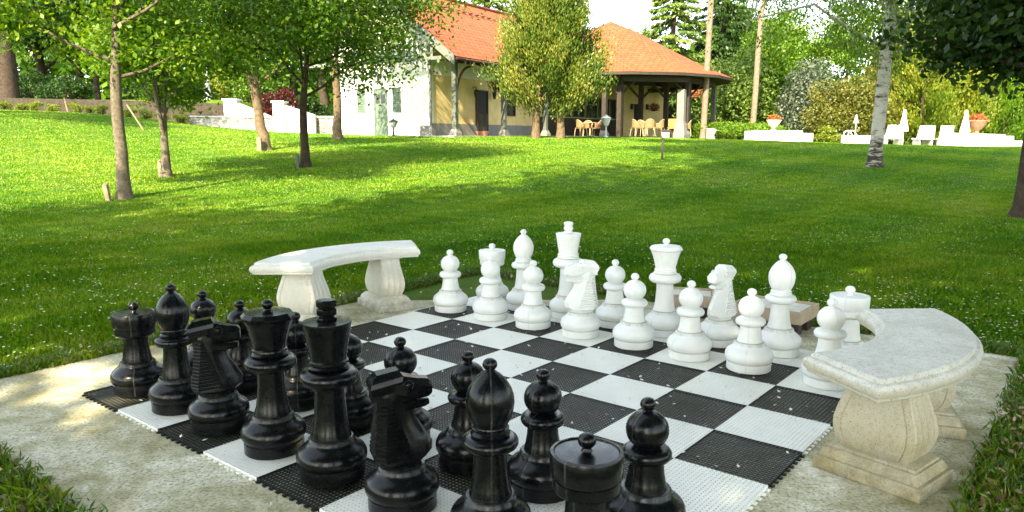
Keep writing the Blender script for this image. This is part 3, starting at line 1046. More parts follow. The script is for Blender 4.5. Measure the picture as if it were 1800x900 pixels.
def knight(m):
    t = empty('knight')
    part(base_prof(), 'base', m, t)
    # +x is the way the horse looks
    lv = [(.1535, -.066, .066, .058, .058), (.166, -.070, .070, .060, .060), (.176, -.086, .086, .074, .060), (.190, -.096, .102, .076, .050), (.222, -.092, .104, .070, .042), (.262, -.087, .080, .061, .035),
          (.305, -.083, .052, .053, .032), (.345, -.080, .040, .046, .031), (.385, -.078, .040, .041, .031), (.425, -.072, .036, .034, .031), (.452, -.070, .020, .030, .027), (.464, -.056, -.006, .018, .014)]
    bm = bmesh.new()
    secs = []
    for z, b, f, wb, wf in lv:
        b = b * 1.02
        secs.append([(b, -wb * .62, z), (b + .030, -wb, z), ((b + f) / 2 + .010, -(wb * .45 + wf * .6), z), (f - .016, -wf * .62, z), (f, -wf * .16, z), (f, wf * .16, z), (f - .016, wf * .62, z),
                     ((b + f) / 2 + .010, (wb * .45 + wf * .6), z), (b + .030, wb, z), (b, wb * .62, z)])
    loft(bm, secs)
    fin(bm, 'neck', m, t, 22)
    # head: upper skull to nose, and the jaw under the mouth line
    bm = bmesh.new()

    def sec(x, zt, zb, w, tw=.55):
        return [(x, -w * tw, zt), (x, -w, zt - (zt - zb) * .35), (x, -w * .92, zb + (zt - zb) * .2), (x, -w * .55, zb), (x, w * .55, zb), (x, w * .92, zb + (zt - zb) * .2), (x, w, zt - (zt - zb) * .35), (x, w * tw, zt)]
    loft(bm, [sec(-.045, .455, .400, .034), sec(-.012, .460, .388, .041), sec(.015, .456, .380, .0425), sec(.040, .450, .376, .039), sec(.062, .444, .374, .032), sec(.088, .441, .376, .030), sec(.110, .437, .379, .031), sec(.121, .426, .386, .027)])
    loft(bm, [sec(-.010, .392, .342, .036), sec(.030, .376, .337, .034), sec(.065, .3705, .341, .028), sec(.095, .3695, .345, .026), sec(.110, .3675, .351, .021)])
    bmesh.ops.transform(bm, matrix=Matrix.Translation((-.03, 0, .40)) @ Matrix.Diagonal((.88, 1.06, 1.03, 1)) @ Matrix.Translation((.03, 0, -.40)), verts=bm.verts)
    fin(bm, 'head', m, t, 26)
    # stepped mane down the back and forelock slab on the poll
    bm = bmesh.new()
    K = 15
    for k in range(K):
        q = k / (K - 1)
        z = .186 + q * .196
        bk = np.interp(z, [l[0] for l in lv], [l[1] for l in lv]) * 1.02
        fr = np.interp(z, [l[0] for l in lv], [l[2] for l in lv])
        wb = np.interp(z, [l[0] for l in lv], [l[3] for l in lv])
        wf = np.interp(z, [l[0] for l in lv], [l[4] for l in lv])
        x1, w1 = bk + .030, wb
        x2, w2 = (bk + fr) / 2 + .010, wb * .45 + wf * .6
        xf = .030 - .072 * q
        wfr = float(np.interp(xf, [x1, x2, fr - .016], [w1, w2, wf * .62]))

        def ring(e, zz):
            pts_ = [(bk - e * .35, -wb * .66), (x1 - .002, -w1 - e), (xf, -wfr - e * 1.1), (xf, wfr + e * 1.1), (x1 - .002, w1 + e), (bk - e * .35, wb * .66)]
            return [(x_, y_, zz) for x_, y_ in pts_]
        loft(bm, [ring(.0006, z), ring(.0056, z + .0078), ring(.0054, z + .0096), ring(.0006, z + .0126)])
    loft(bm, [[(-.094, -.036, .400), (-.094, .036, .400), (-.01, .036, .410), (-.01, -.036, .410)], [(-.104, -.045, .428), (-.104, .045, .428), (.000, .043, .446), (.000, -.043, .446)],
              [(-.101, -.043, .444), (-.101, .043, .444), (.004, .038, .462), (.004, -.038, .462)], [(-.080, -.026, .470), (-.080, .026, .470), (-.008, .023, .480), (-.008, -.023, .480)]])
    loft(bm, [[(-.098, -.029, .384), (-.098, .029, .384), (-.04, .03, .384), (-.04, -.03, .384)], [(-.096, -.031, .4045), (-.096, .031, .4045), (-.04, .03, .4045), (-.04, -.03, .4045)]])
    fin(bm, 'mane', m, t, 12)
    for s in (-1, 1):
        bm = bmesh.new()
        bmesh.ops.create_uvsphere(bm, u_segments=14, v_segments=8, radius=.0105, matrix=Matrix.Translation((.018, s * .0435, .430)) @ Matrix.Diagonal((1, .6, 1, 1)))
        for k in range(14):
            pass
        tube(bm, [(.018 + .0165 * math.cos(a), s * .0435, .430 + .0150 * math.sin(a)) for a in [2 * PI * k / 14 for k in range(15)]], .0030, 6)
        fin(bm, 'eye', m, t, 60)
        bm = bmesh.new()
        tube(bm, [(.096, s * .0285, .415), (.101, s * .026, .419)], [.005, .004], 8)
        tube(bm, [(.088, s * .0305, .3735), (.05, s * .034, .3745)], .0022, 6)
        fin(bm, 'nostril', m, t, 60)
    return t


def placed(proto, bx, by, rz, label, group, used=set()):
    z = .0132
    if proto.name not in used:
        used.add(proto.name)
        o = proto
    else:
        o = copy_thing(proto)
    o.location = B(bx, by, z)
    o.rotation_euler = (0, 0, rz)
    o['label'] = label; o['category'] = 'chess piece'; o['group'] = group
    return o


pc = {}
for c in 'bw':
    m = M['black'] if c == 'b' else M['white']
    pc[c] = dict(P=pawn(m), N=knight(m), R=rook(m), Bi=bishop(m), Q=queen(m), K=king(m))
q = SQ
PB, PW = 'giant black chess pieces', 'giant white chess pieces'
jit = random.Random(5)


def put(c, k, i, j, label, dx=0, dy=0, rz=None, face=None):
    x = (i + .5) * q + dx + jit.uniform(-.008, .008)
    y = (j + .5) * q + dy + jit.uniform(-.008, .008)
    if rz is None: rz = jit.uniform(0, 6.28)
    if face is not None: rz = YAW + R_(face)
    placed(pc[c][k], x, y, rz, label, PB if c == 'b' else PW)


put('b', 'R', 0, 0, 'black rook at the left corner of the board, nearest the grass', -.008)
put('b', 'Bi', 1, 0, 'black bishop standing just right of the left corner rook')
put('b', 'N', 2, 0, 'black knight between the left black bishop and the faceted black queen', face=56)
put('b', 'Q', 3, 0, 'black queen with faceted rim and round knob, left of the black king', .012, 0)
put('b', 'K', 4, 0, 'black king, the tallest black piece, with a notched block finial', .012, .01)
put('b', 'N', 5, 0, 'large foreground black knight right of the black king, mane towards the camera', .012, .015, face=60)
put('b', 'Bi', 6, 0, 'large foreground black bishop with pear-shaped head right of the knight', .02, .02)
put('b', 'R', 7, 0, 'black rook cut by the bottom edge of the view, seen from above', .012, .0)
put('b', 'P', 0, 1, 'farthest left black pawn, behind the left black bishop', -.02, .0)
put('b', 'P', 1, 1, 'black pawn behind the left black knight and left of the queen', -.03, -.01)
put('b', 'P', 2, 1, 'black pawn half hidden between the black queen and the black king', .02, .0)
put('b', 'P', 3, 1, 'black pawn mostly hidden behind the black king', .02, .0)
put('b', 'P', 4, 1, 'black pawn whose round head rises behind the foreground black knight', -.01, .0)
put('b', 'P', 5, 1, 'black pawn between the foreground knight and the foreground bishop', -.045, .02)
put('b', 'P', 6, 1, 'black pawn right behind the foreground black bishop', -.055, .03)
put('b', 'P', 7, 1, 'rightmost black pawn, beside the rook at the bottom edge', 0, 0)
put('w', 'P', 0, 6, 'leftmost white pawn, standing on a black tile near the left bench')
put('w', 'P', 1, 6, 'white pawn right in front of the far left white rook')
put('w', 'P', 2, 6, 'white pawn in front of the far white bishop, left of the moved knight')
put('w', 'N', 3, 6, 'white knight in the pawn row, in front of the white king', face=-128)
put('w', 'P', 4, 6, 'white pawn directly left in front of the white queen')
put('w', 'P', 5, 6, 'white pawn left in front of the white knight of the back row', -.01)
put('w', 'P', 6, 6, 'white pawn on a black tile in front of the right white bishop', -.02)
put('w', 'P', 7, 6, 'white pawn partly hidden by the near end of the right bench')
put('w', 'R', 0, 7, 'white rook at the far corner, its crown above a white pawn', .035, .03)
put('w', 'Bi', 1, 7, 'far white bishop between the far rook and the white king', 0, 0)
put('w', 'K', 2, 7, 'white king, the tallest white piece, with a notched block finial', .02, 0)
put('w', 'P', 3, 7, 'white pawn in the back row between the moved knight and the queen', .02, .0)
put('w', 'Q', 4, 7, 'white queen with flared crown and round knob', .02, .0)
put('w', 'N', 5, 7, 'white knight of the back row looking left, beside the white queen', face=-97)
put('w', 'Bi', 6, 7, 'right white bishop in front of the wooden tray', -.01, .02)
put('w', 'R', 7, 7, 'white rook behind the right bench', .0, 0)


# ================================================================== STONE BENCHES
def bench(center, amid, half, Ri, Ro, mat, label, footrot, footR, footA):
    zt = .46
    t = empty('curved_bench', B(center[0], center[1], 0), YAW, label, 'bench', 'curved stone benches beside the board')
    bm = bmesh.new()
    # outline of the annular sector, inset per level
    prof = [(-.004, zt - .076), (.014, zt - .076), (.017, zt - .073), (.017, zt - .064), (.021, zt - .063), (.027, zt - .054), (.030, zt - .042), (.027, zt - .029), (.018, zt - .020), (.008, zt - .0175), (.005, zt - .016), (.004, zt - .005), (-.001, zt - .0005), (-.008, zt)]
    secs = []
    N = 26
    for of, z in prof:
        ri, ro = Ri - of + .02, Ro + of - .02
        s = []
        da_i, da_o = (of - .02) / ri, (of - .02) / ro
        for k in range(N + 1):
            a = amid - (half + da_o) + 2 * (half + da_o) * k / N
            s.append((ro * math.cos(a), ro * math.sin(a), z))
        for k in range(N + 1):
            a = amid + (half + da_i) - 2 * (half + da_i) * k / N
            s.append((ri * math.cos(a), ri * math.sin(a), z))
        secs.append(s)
    loft(bm, secs, cap=False)
    # caps as quads strips
    bm.verts.ensure_lookup_table()
    n2 = 2 * (N + 1)
    for li, flip in ((0, True), (len(prof) - 1, False)):
        b0 = li * n2
        for k in range(N):
            q4 = [bm.verts[b0 + k], bm.verts[b0 + k + 1], bm.verts[b0 + n2 - 2 - k], bm.verts[b0 + n2 - 1 - k]]
            bm.faces.new(q4[::-1] if flip else q4)
    fin(bm, 'seat_slab', mat, t, 30)
    for sgn in (-1, 1):
        a = amid + sgn * footA
        M4 = Matrix.Translation((footR * math.cos(a), footR * math.sin(a), 0)) @ Matrix.Rotation(amid + sgn * footrot, 4, 'Z')
        bm = bmesh.new()

        def rect(hx, hy, z):
            return [(-hx, -hy, z), (hx, -hy, z), (hx, hy, z), (-hx, hy, z)]
        loft(bm, [rect(.192, .133, .0), rect(.195, .136, .004), rect(.195, .136, .045), rect(.191, .132, .050), rect(.180, .122, .052), rect(.177, .119, .066), rect(.172, .112, .078), rect(.168, .108, .082), rect(.168, .108, .087),
                  rect(.160, .100, .089), rect(.158, .098, .096), rect(.148, .088, .101)])
        # pear shaped body with fluted sides
        secs = []
        zs = np.linspace(.1012, .372, 22)
        for z in zs:
            w = np.interp(z, [.1012, .13, .17, .205, .25, .30, .335, .36, .372], [.124, .140, .151, .152, .142, .124, .114, .110, .116])
            dpt = np.interp(z, [.1012, .13, .18, .25, .33, .372], [.078, .090, .095, .086, .074, .074])
            fl = .006
            ring = []
            ring += [(-w, -dpt + .006, z), (-w + .006, -dpt, z), (-w + .030, -dpt, z), (-w + .033, -dpt + .004, z), (-w + .036, -dpt, z), (w - .036, -dpt, z), (w - .033, -dpt + .004, z), (w - .030, -dpt, z), (w - .006, -dpt, z), (w, -dpt + .006, z)]
            for k in range(1, 12):
                yy = -dpt + 2 * dpt * k / 12
                ring.append((w - fl * abs(math.sin(PI * k / 3)), yy, z))
            ring += [(w, dpt - .006, z), (w - .006, dpt, z), (w - .030, dpt, z), (w - .033, dpt - .004, z), (w - .036, dpt, z), (-w + .036, dpt, z), (-w + .033, dpt - .004, z), (-w + .030, dpt, z), (-w + .006, dpt, z), (-w, dpt - .006, z)]
            for k in range(1, 12):
                yy = dpt - 2 * dpt * k / 12
                ring.append((-w + fl * abs(math.sin(PI * k / 3)), yy, z))
            secs.append(ring)
        loft(bm, secs)
        box(bm, -.128, .128, -.088, .088, .3725, .3845)
        bmesh.ops.transform(bm, matrix=M4, verts=bm.verts)
        fin(bm, 'leg', mat, t, 32)
    return t


bench((2.40, 1.76), .047, .66, .722, 1.085, M['stone_r'], 'curved stone bench with green and ochre lichen right of the board', .26, .885, .36)
bench((.52, 1.876), PI, .668, .75, 1.136, M['stone_l'], 'pale curved stone bench at the left far side of the board', .30, .915, .40)


# ================================================================== WOODEN TRAYS behind the white pieces
def tray(cx, cy, lx, ly, rz, label):
    t = empty('wooden_tray', B(cx, cy, 0), YAW + rz, label, 'tray', 'wooden trays on blocks behind the white pieces')
    bm = bmesh.new()
    z0, z1, th = .085, .165, .022
    hx, hy = lx / 2, ly / 2
    box(bm, -hx, hx, -hy, -hy + th, z0, z1, bev=.003)
    box(bm, -hx, hx, hy - th, hy, z0, z1, bev=.003)
    box(bm, -hx, -hx + th, -hy + th + .001, hy - th - .001, z0, z1, bev=.003)
    box(bm, hx - th, hx, -hy + th + .001, hy - th - .001, z0, z1, bev=.003)
    for sx in (-1, 1):
        for k in range(3):
            zz = z0 + .015 + k * .025
            for sy in (-1, 1):
                lathe(bm, [(0, 0), (.004, 0), (.004, .0015), (0, .0015)], 8)
                vs = bm.verts[-0:] if False else None
    fin(bm, 'frame', M['crate_wood'], t)
    bm = bmesh.new()
    w = (lx - 2 * th - .004) / 5
    for k in range(5):
        box(bm, -hx + th + .002 + k * w + .001, -hx + th + .002 + (k + 1) * w - .001, -hy + th + .002, hy - th - .002, z1 - .030, z1 - .014, bev=.002)
    fin(bm, 'panel', M['crate_top'], t)
    for sx, sy in ((-1, -1), (1, -1), (-1, 1), (1, 1)):
        bm = bmesh.new()
        box(bm, sx * (hx - .08) - .05, sx * (hx - .08) + .05, sy * (hy - .09) - .04, sy * (hy - .09) + .04, .0005, z0 - .001, bev=.004)
        fin(bm, 'block', M['darkwood'], t)
    return t


tray(2.15, 3.41, .46, .36, R_(0), 'bleached shallow wooden tray on blocks behind the right white bishop')
tray(1.52, 3.40, .40, .30, R_(24), 'wooden tray on blocks half hidden behind the white queen and knight')

# ================================================================== TREES OF THE LAWN
LT = 'young trees on the left part of the lawn'
deciduous('shade_tree', G(217, 13.0), .108, 1.95, 7.2, 2.75, 27000, .10, M['lf_fresh'], M['bark_grey'], 31,
          'straight grey-brown trunk nearest the camera on the left lawn', limbs=10, crown_low=2.15, group=LT, cl=.34, off=(.1, .2))
deciduous('shade_tree', G(292, 16.2), .095, .85, 5.4, 1.9, 17000, .105, M['lf_fresh'], M['bark_grey'], 32,
          'small tree forking low into a V, right behind the straight grey trunk', stems=3, limbs=9, crown_low=1.35, group=LT, cl=.36)
deciduous('shade_tree', G(537, 18.2), .105, 1.55, 6.6, 3.3, 32000, .105, M['lf_mid'], M['bark_dark'], 33,
          'dark slim trunk with wide round crown casting shade towards the house', limbs=15, crown_low=1.75, group=LT, cl=.34, off=(.5, 0))
deciduous('shade_tree', G(465, 23.2), .165, 1.75, 6.5, 2.7, 17000, .12, M['lf_fresh'], M['bark_warm'], 34,
          'sunlit thick leaning trunk between the V tree and the dark slim tree', limbs=9, crown_low=2.5, group=LT, lean=(-.5, 0), stems=2, cl=.36)
deciduous('shade_tree', G(594, 29.0), .165, 2.5, 7.0, 3.0, 10000, .13, M['lf_yel'], M['bark_warm'], 35,
          'sunlit pale trunk with a spreading branch in front of the white gable wall', limbs=9, crown_low=3.5, group=LT, cl=.34, off=(1.0, -.5))
# foliage tree overhanging on the left, trunk outside the frame
deciduous('leafy_tree', G(-130, 27), .2, 2.2, 9.0, 4.4, 26000, .14, M['lf_yel'], M['bark_dark'], 36,
          'yellow-green tree whose crown fills the top left corner', limbs=10, crown_low=3.2, cl=.32)

# birch
deciduous('birch_tree', G(1538, 19.0), .165, 5.2, 10.0, 5.2, 60000, .072, M['lf_birch'], M['birch'], 37,
          'white-barked birch with black scars standing alone on the right lawn', lean=(.35, 0), limbs=18, crown_low=2.6, cl=.26, hang=.50, flat_bottom=.4, subs=6, off=(-.3, 0))
# dark tree at the right edge, its branches hang into the picture
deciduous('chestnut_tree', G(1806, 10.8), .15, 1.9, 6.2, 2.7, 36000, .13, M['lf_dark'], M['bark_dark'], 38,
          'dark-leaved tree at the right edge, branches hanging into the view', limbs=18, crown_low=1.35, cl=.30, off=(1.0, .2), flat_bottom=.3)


# off-frame trees that shade the terrace
def shade_tree(x, y, h, rad, low, seed, label, n=9000, leaf=.30):
    deciduous('park_tree', (x, y, T(x, y)), .32, low * .75, h, rad, n, leaf, M['lf_mid'], M['bark_dark'], seed, label, limbs=14, crown_low=low, cl=.34, subs=4)


for i, (tx, ty, r_, c_h, lb) in enumerate((
        (-5, 6, 5.5, 9, 'broad tree behind the camera, far left'), (1.5, 7, 6, 10, 'broad tree straight behind the camera'),
        (-7.5, 8.0, 4.2, 10, 'slim tree at the far left behind the camera'), (2, 12.5, 5, 13, 'tall tree close behind the camera on the left'),
        (8, 8, 6, 11, 'broad tree behind the camera on the right'), (8, 15.5, 6, 14.5, 'tall tree close behind the camera on the right'),
        (14, 14, 6, 11, 'broad tree right of the terrace, outside the view'), (10.5, 23, 5.5, 22, 'very tall tree just behind the camera'),
        (16, 22, 6, 14, 'tall tree right of the terrace corner'), (20, 30, 6, 15, 'tall tree at the right beyond the dark-leaved tree'),
        (14.9, 30.5, 5.2, 19, 'very tall tree between the terrace and the right edge'), (25, 24, 6, 12, 'broad tree at the far right outside the view'),
        (9.8, 30.5, 4.6, 25, 'highest tree, left behind the camera'), (21, 17, 6, 10, 'broad low tree far to the right'))):
    ht = c_h + min(r_ * .95, c_h * .45)
    shade_tree(tx - c_h * .482, ty - c_h * 1.29, ht, r_, 2 * c_h - ht, 51 + i, lb, {0: 5500, 2: 5500, 5: 7500, 3: 9000, 7: 8000, 10: 8000, 8: 9500}.get(i, 12000), .36)

# ================================================================== THE HOUSE
HX = px(757, 33.0)
HZ = 1.30
HA = math.atan2(.85, .527)
house = empty('garden_house', (HX, 33.0, HZ), HA, 'low white and yellow garden house with steep red tile roof and timber porch', 'house')


def hp(name, mat, parent=None, sm=None):
    class C_:
        pass
    return lambda bm: fin(bm, name, mat, parent or house, sm)


def hbox(name, mat, *a, parent=None, bev=0):
    bm = bmesh.new()
    box(bm, *a, bev=bev)
    return fin(bm, name, mat, parent or house)


RZ = 6.7          # ridge height above the floor
EY = -1.85        # porch eaves
EZ = 3.22
RY = 2.83
sl = (RZ - EZ) / (RY - EY)
# walls
bm = bmesh.new()
prism(bm, [(0, 0), (0, 3.25), (5.66, 3.25), (5.66, 0)], 0, .2)   # gable wall drawn in (y,z)
bm.free()


def yz_prism(name, mat, poly, x0, x1, parent=None):
    bm = bmesh.new()
    a = [bm.verts.new((x0, y, z)) for y, z in poly]
    b = [bm.verts.new((x1, y, z)) for y, z in poly]
    n = len(poly)
    bm.faces.new(a); bm.faces.new(b[::-1])
    for k in range(n): bm.faces.new((a[k], b[k], b[(k + 1) % n], a[(k + 1) % n]))
    return fin(bm, name, mat, parent or house)


zr = lambda y: RZ - abs(y - RY) * sl
yz_prism('gable_wall', M['white_wall'], [(0, -.6), (5.66, -.6), (5.66, zr(5.66) - .22), (RY, RZ - .22), (0, zr(0) - .22)], 0, .25)
hbox('long_wall', M['yellow_wall'], .252, 20, .0, .25, .0, 4.35)
hbox('rear_wall', M['yellow_wall'], .252, 20, 5.41, 5.66, 0, 4.35)
hbox('end_wall', M['yellow_wall'], 19.75, 20, .252, 5.408, 0, 4.35)
hbox('plinth', M['plinth'], .10, 9.4, -.035, -.002, -.6, .55)
hbox('porch_floor', M['grass_path'], -.6, 24, -1.7, -.04, -.5, .02)
hbox('frieze', M['white_wall'], .252, 12, -.02, -.002, 2.62, 3.25)
hbox('downpipe', M['greytrim'], -.07, .0, -.09, -.005, -.3, 3.9)


# roof slopes with tile UVs
def slope(name, quad, mat, parent=None, th=.11):
    bm = bmesh.new()
    uvl = bm.loops.layers.uv.new('UVMap')
    q = [Vector(p) for p in quad]
    n = (q[1] - q[0]).cross(q[-1] - q[0]).normalized()
    if n.z < 0: n = -n
    top = [bm.verts.new(p) for p in q]
    bot = [bm.verts.new(p - n * th) for p in q]
    f = bm.faces.new(top); f2 = bm.faces.new(bot[::-1])
    for k in range(len(q)): bm.faces.new((top[k], bot[k], bot[(k + 1) % len(q)], top[(k + 1) % len(q)]))
    e = (q[1] - q[0]).normalized(); g_ = n.cross(e)
    for fc in bm.faces:
        for lp in fc.loops:
            d = lp.vert.co - q[0]
            lp[uvl].uv = (d.dot(e), d.dot(g_))
    bm.normal_update()
    for fc in bm.faces:
        if fc.normal.dot(n) < .5: fc.material_index = 1
    return fin(bm, name, [M['roof'], M['darkwood']], parent or house)


roof = slope('roof', [(-.75, EY, EZ), (17, EY, EZ), (17, RY, RZ), (-.75, RY, RZ)], None)
slope('roof', [(17, 7.0, zr(7.0)), (-.75, 7.0, zr(7.0)), (-.75, RY + .003, RZ), (17, RY + .003, RZ)], None)
bm = bmesh.new()
tube(bm, [(-.8, RY, RZ + .03), (17, RY, RZ + .03)], .10, 8)
fin(bm, 'ridge_tiles', M['roof'], roof, 50)
bm = bmesh.new()
for k in range(16):
    x = 1.2 + k * .55
    y = RY - .95
    box(bm, x, x + .22, y - .16, y, zr(y) + .01, zr(y) + .055)
fin(bm, 'snow_guards', M['darkwood'], roof)
# barge boards and gable truss
bm = bmesh.new()
for sgn, ye in ((-1, EY - .05), (1, 7.05)):
    ze = zr(ye)
    a = [(-.85, ye, ze - .32), (-.85, ye, ze + .06), (-.85, RY, RZ + .09), (-.85, RY, RZ - .30)]
    b = [(-.77, *p[1:]) for p in a]
    loft(bm, [a, b])
fin(bm, 'barge_board', M['greytrim'], house)
bm = bmesh.new()
box(bm, -.76, -.66, .7, 4.9, 4.05, 4.17)
box(bm, -.76, -.66, -1.2, 6.6, 3.12, 3.26)
for k in range(13):
    y = -.75 + k * .30
    zt = min(zr(y) - .35, 4.04)
    if zt > 3.4: box(bm, -.74, -.70, y, y + .12, 3.265, zt)
fin(bm, 'gable_truss', M['greytrim'], house)
bm = bmesh.new()
box(bm, -.6, 12, -1.42, -1.26, 3.05, 3.22)
for k in range(22):
    x = -.5 + k * .6
    a = [(x, EY + .03, EZ - .14), (x + .1, EY + .03, EZ - .14), (x + .1, EY + .03, EZ - .28), (x, EY + .03, EZ - .28)]
    b = [(x, 0.0, zr(0) - .14), (x + .1, 0.0, zr(0) - .14), (x + .1, 0.0, zr(0) - .28), (x, 0.0, zr(0) - .28)]
    loft(bm, [a, b])
fin(bm, 'porch_beams', M['darkwood'], house)
bm = bmesh.new()
tube(bm, [(-.7, EY - .07, EZ - .10), (10, EY - .07, EZ - .12)], .055, 8)
fin(bm, 'gutter', M['redbrown'], house, 50)


def post(x, y, top, mat, w=.10, arch=True, foot=True, dirs=((1, 0), (-1, 0))):
    bm = bmesh.new()
    box(bm, x - w, x + w, y - w, y + w, .30 if foot else 0, top, bev=.01)
    o = fin(bm, 'porch_post', mat, house)
    if foot:
        bm = bmesh.new()
        loft(bm, [[(x - .2, y - .2, -.3), (x + .2, y - .2, -.3), (x + .2, y + .2, -.3), (x - .2, y + .2, -.3)], [(x - .2, y - .2, .12), (x + .2, y - .2, .12), (x + .2, y + .2, .12), (x - .2, y + .2, .12)],
                  [(x - .12, y - .12, .299), (x + .12, y - .12, .299), (x + .12, y + .12, .299), (x - .12, y + .12, .299)]])
        fin(bm, 'post_foot', M['palepost'], o)
    if arch:
        for dx, dy in dirs:
            bm = bmesh.new()
            pts = []
            for k in range(9):
                a = R_(90 * k / 8)
                pts.append((x + dx * (w + .03 + 1.0 * (1 - math.cos(a))), y + dy * (w + .03 + 1.0 * (1 - math.cos(a))), top - 1.45 + 1.35 * math.sin(a)))
            tube(bm, pts, .055, 6)
            fin(bm, 'arch_brace', M['redbrown'], o, 50)
    return o


post(0.0, -1.33, 3.05, M['greypost'], dirs=((1, 0),))
post(3.85, -1.33, 3.05, M['greypost'])
post(7.8, -1.33, 3.05, M['greypost'])


# windows and doors of the gable wall
def framed(name, x, y0, y1, z0, z1, mat, panes=2, door=False):
    bm = bmesh.new()
    e = .06
    box(bm, x - .05, x - .003, y0, y1, z0, z0 + e); box(bm, x - .05, x - .003, y0, y1, z1 - e, z1)
    box(bm, x - .05, x - .003, y0, y0 + e, z0 + e + .001, z1 - e - .001); box(bm, x - .05, x - .003, y1 - e, y1, z0 + e + .001, z1 - e - .001)
    o = fin(bm, name, mat, house)
    if door:
        bm = bmesh.new()
        box(bm, x - .03, x - .004, y0 + e, y1 - e, z0 + e, z1 - e)
        w = (y1 - y0 - 2 * e)
        for k in range(2):
            yy = y0 + e + .05 + k * w / 2
            box(bm, x - .045, x - .0305, yy, yy + w / 2 - .1, z0 + .15, z0 + .75)
            box(bm, x - .045, x - .0305, yy, yy + w / 2 - .1, z0 + .85, z0 + 1.35)
        fin(bm, 'door_leaf', mat, o)
        bm = bmesh.new()
        for k in range(2):
            yy = y0 + e + .05 + k * w / 2
            box(bm, x - .036, x - .0305, yy, yy + w / 2 - .1, z0 + 1.5, z0 + 1.9)
        fin(bm, 'pane', M['glass'], o)
    else:
        bm = bmesh.new()
        n = 12
        for k in range(n):
            zz = z0 + e + (z1 - z0 - 2 * e) * k / n
            box(bm, x - .04, x - .012, y0 + e + .01, y1 - e - .01, zz + .01, zz + (z1 - z0 - 2 * e) / n - .012)
        box(bm, x - .012, x - .004, y0 + e, y1 - e, z0 + e, z1 - e)
        fin(bm, 'shutter', mat, o)
    return o


framed('door', 0, 2.42, 3.18, -.05, 2.12, M['greenpaint'], door=True)
framed('window', 0, 1.62, 2.06, 1.05, 2.13, M['greenpaint'])
framed('window', 0, 3.72, 4.20, 1.05, 2.13, M['greenpaint'])
hbox('wall_lamp', M['iron'], -.12, -.01, 2.7, 2.82, 2.55, 2.75)
hbox('corner_plinth', M['plinth'], -.30, -.003, -.3, .35, -.4, .45)

# long wall: dark door, windows, dark glazed front further on
def yfront(name, x0, x1, z0, z1, frame, pane, n=1, y=-.003, depth=.07, rows=1):
    bm = bmesh.new()
    e = .06
    box(bm, x0, x1, y - depth, y, z0, z0 + e); box(bm, x0, x1, y - depth, y, z1 - e, z1)
    for k in range(n + 1):
        xx = x0 + (x1 - x0 - e) * k / n
        box(bm, xx, xx + e, y - depth, y, z0 + e + .001, z1 - e - .001)
    for k in range(1, rows):
        zz = z0 + (z1 - z0) * k / rows
        box(bm, x0 + e + .001, x1 - e - .001, y - depth + .01, y - .012, zz - .02, zz + .02)
    o = fin(bm, name, frame, house)
    bm = bmesh.new()
    box(bm, x0 + e, x1 - e, y - .011, y - .001, z0 + e, z1 - e)
    fin(bm, 'pane', pane, o)
    return o


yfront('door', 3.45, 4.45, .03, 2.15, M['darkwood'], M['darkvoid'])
yfront('window', 6.1, 6.95, 1.0, 2.0, M['darkwood'], M['glass'])
hbox('dado', M['darkwood'], 9.5, 20.5, -.06, -.002, -.2, 1.05)
for k in range(6):
    x0 = 9.8 + k * 1.75
    yfront('window', x0, x0 + 1.55, 1.1, 2.35, M['greypost'], M['glass'], 2, y=-.003, rows=1)
for x in (3.2, 4.75):
    bm = bmesh.new()
    z = 2.05
    tube(bm, [(x, 0, z + .18), (x, -.22, z + .22), (x, -.22, z + .1)], .015, 6)
    lathe(bm, [(.0, z + .10), (.05, z + .08), (.10, z), (.11, z - .02), (.07, z - .24), (.03, z - .30), (0, z - .30)], 8, cx=x, cy=-.22)
    fin(bm, 'wall_lantern', M['iron'], house)

# pavilion at the far end
PCX, PCY, PR = 16.0, -1.1, 7.15
bm = bmesh.new()
uvl = bm.loops.layers.uv.new('UVMap')
ringr = [(PR, 3.24), (PR * .78, 3.92), (PR * .5, 4.95), (PR * .22, 6.05), (.02, 6.72)]
n8 = 16
rings = lathe(bm, ringr, n8, cx=PCX, cy=PCY, rot=PI / 16)
for f in bm.faces:
    c = f.calc_center_median()
    for lp in f.loops:
        d = lp.vert.co - Vector((PCX, PCY, 0))
        a = math.atan2(d.y, d.x)
        ac = math.atan2(c.y - PCY, c.x - PCX)
        da = (a - ac + PI) % (2 * PI) - PI
        rr = math.hypot(d.x, d.y)
        lp[uvl].uv = (ac * PR + da * rr, rr * 1.1)
fin(bm, 'pavilion_roof', [M['roof']], house, 50)
bm = bmesh.new()
lathe(bm, [(.02, 6.60), (PR * .5, 4.85), (PR * .78, 3.82), (PR - .02, 3.10), (PR - .02, 3.235)], n8, cx=PCX, cy=PCY, rot=PI / 16)
fin(bm, 'pavilion_soffit', M['darkwood'], house, 50)
bm = bmesh.new()
lathe(bm, [(PR - 1.15, 2.85), (PR - .95, 2.85), (PR - .95, 3.12), (PR - 1.15, 3.12), (PR - 1.15, 2.85)], 8, cx=PCX, cy=PCY, rot=PI / 8)
fin(bm, 'ring_beam', M['darkwood'], house, 10)
for k in range(8):
    a = PI / 8 + k * PI / 4
    x, y = PCX + (PR - 1.05) * math.cos(a), PCY + (PR - 1.05) * math.sin(a)
    if y > -.3: continue
    ta = a + PI / 2
    d = (math.cos(ta), math.sin(ta))
    post(x, y, 2.86, M['darkwood'] if k != 6 else M['greypost'], w=.12, arch=False)
# pale thick front pier
pw_ = Matrix.Rotation(-HA, 4, 'Z') @ Matrix.Translation((-HX, -33.0, -HZ))


def to_house(x, y, z):
    return pw_ @ Vector((x, y, z))


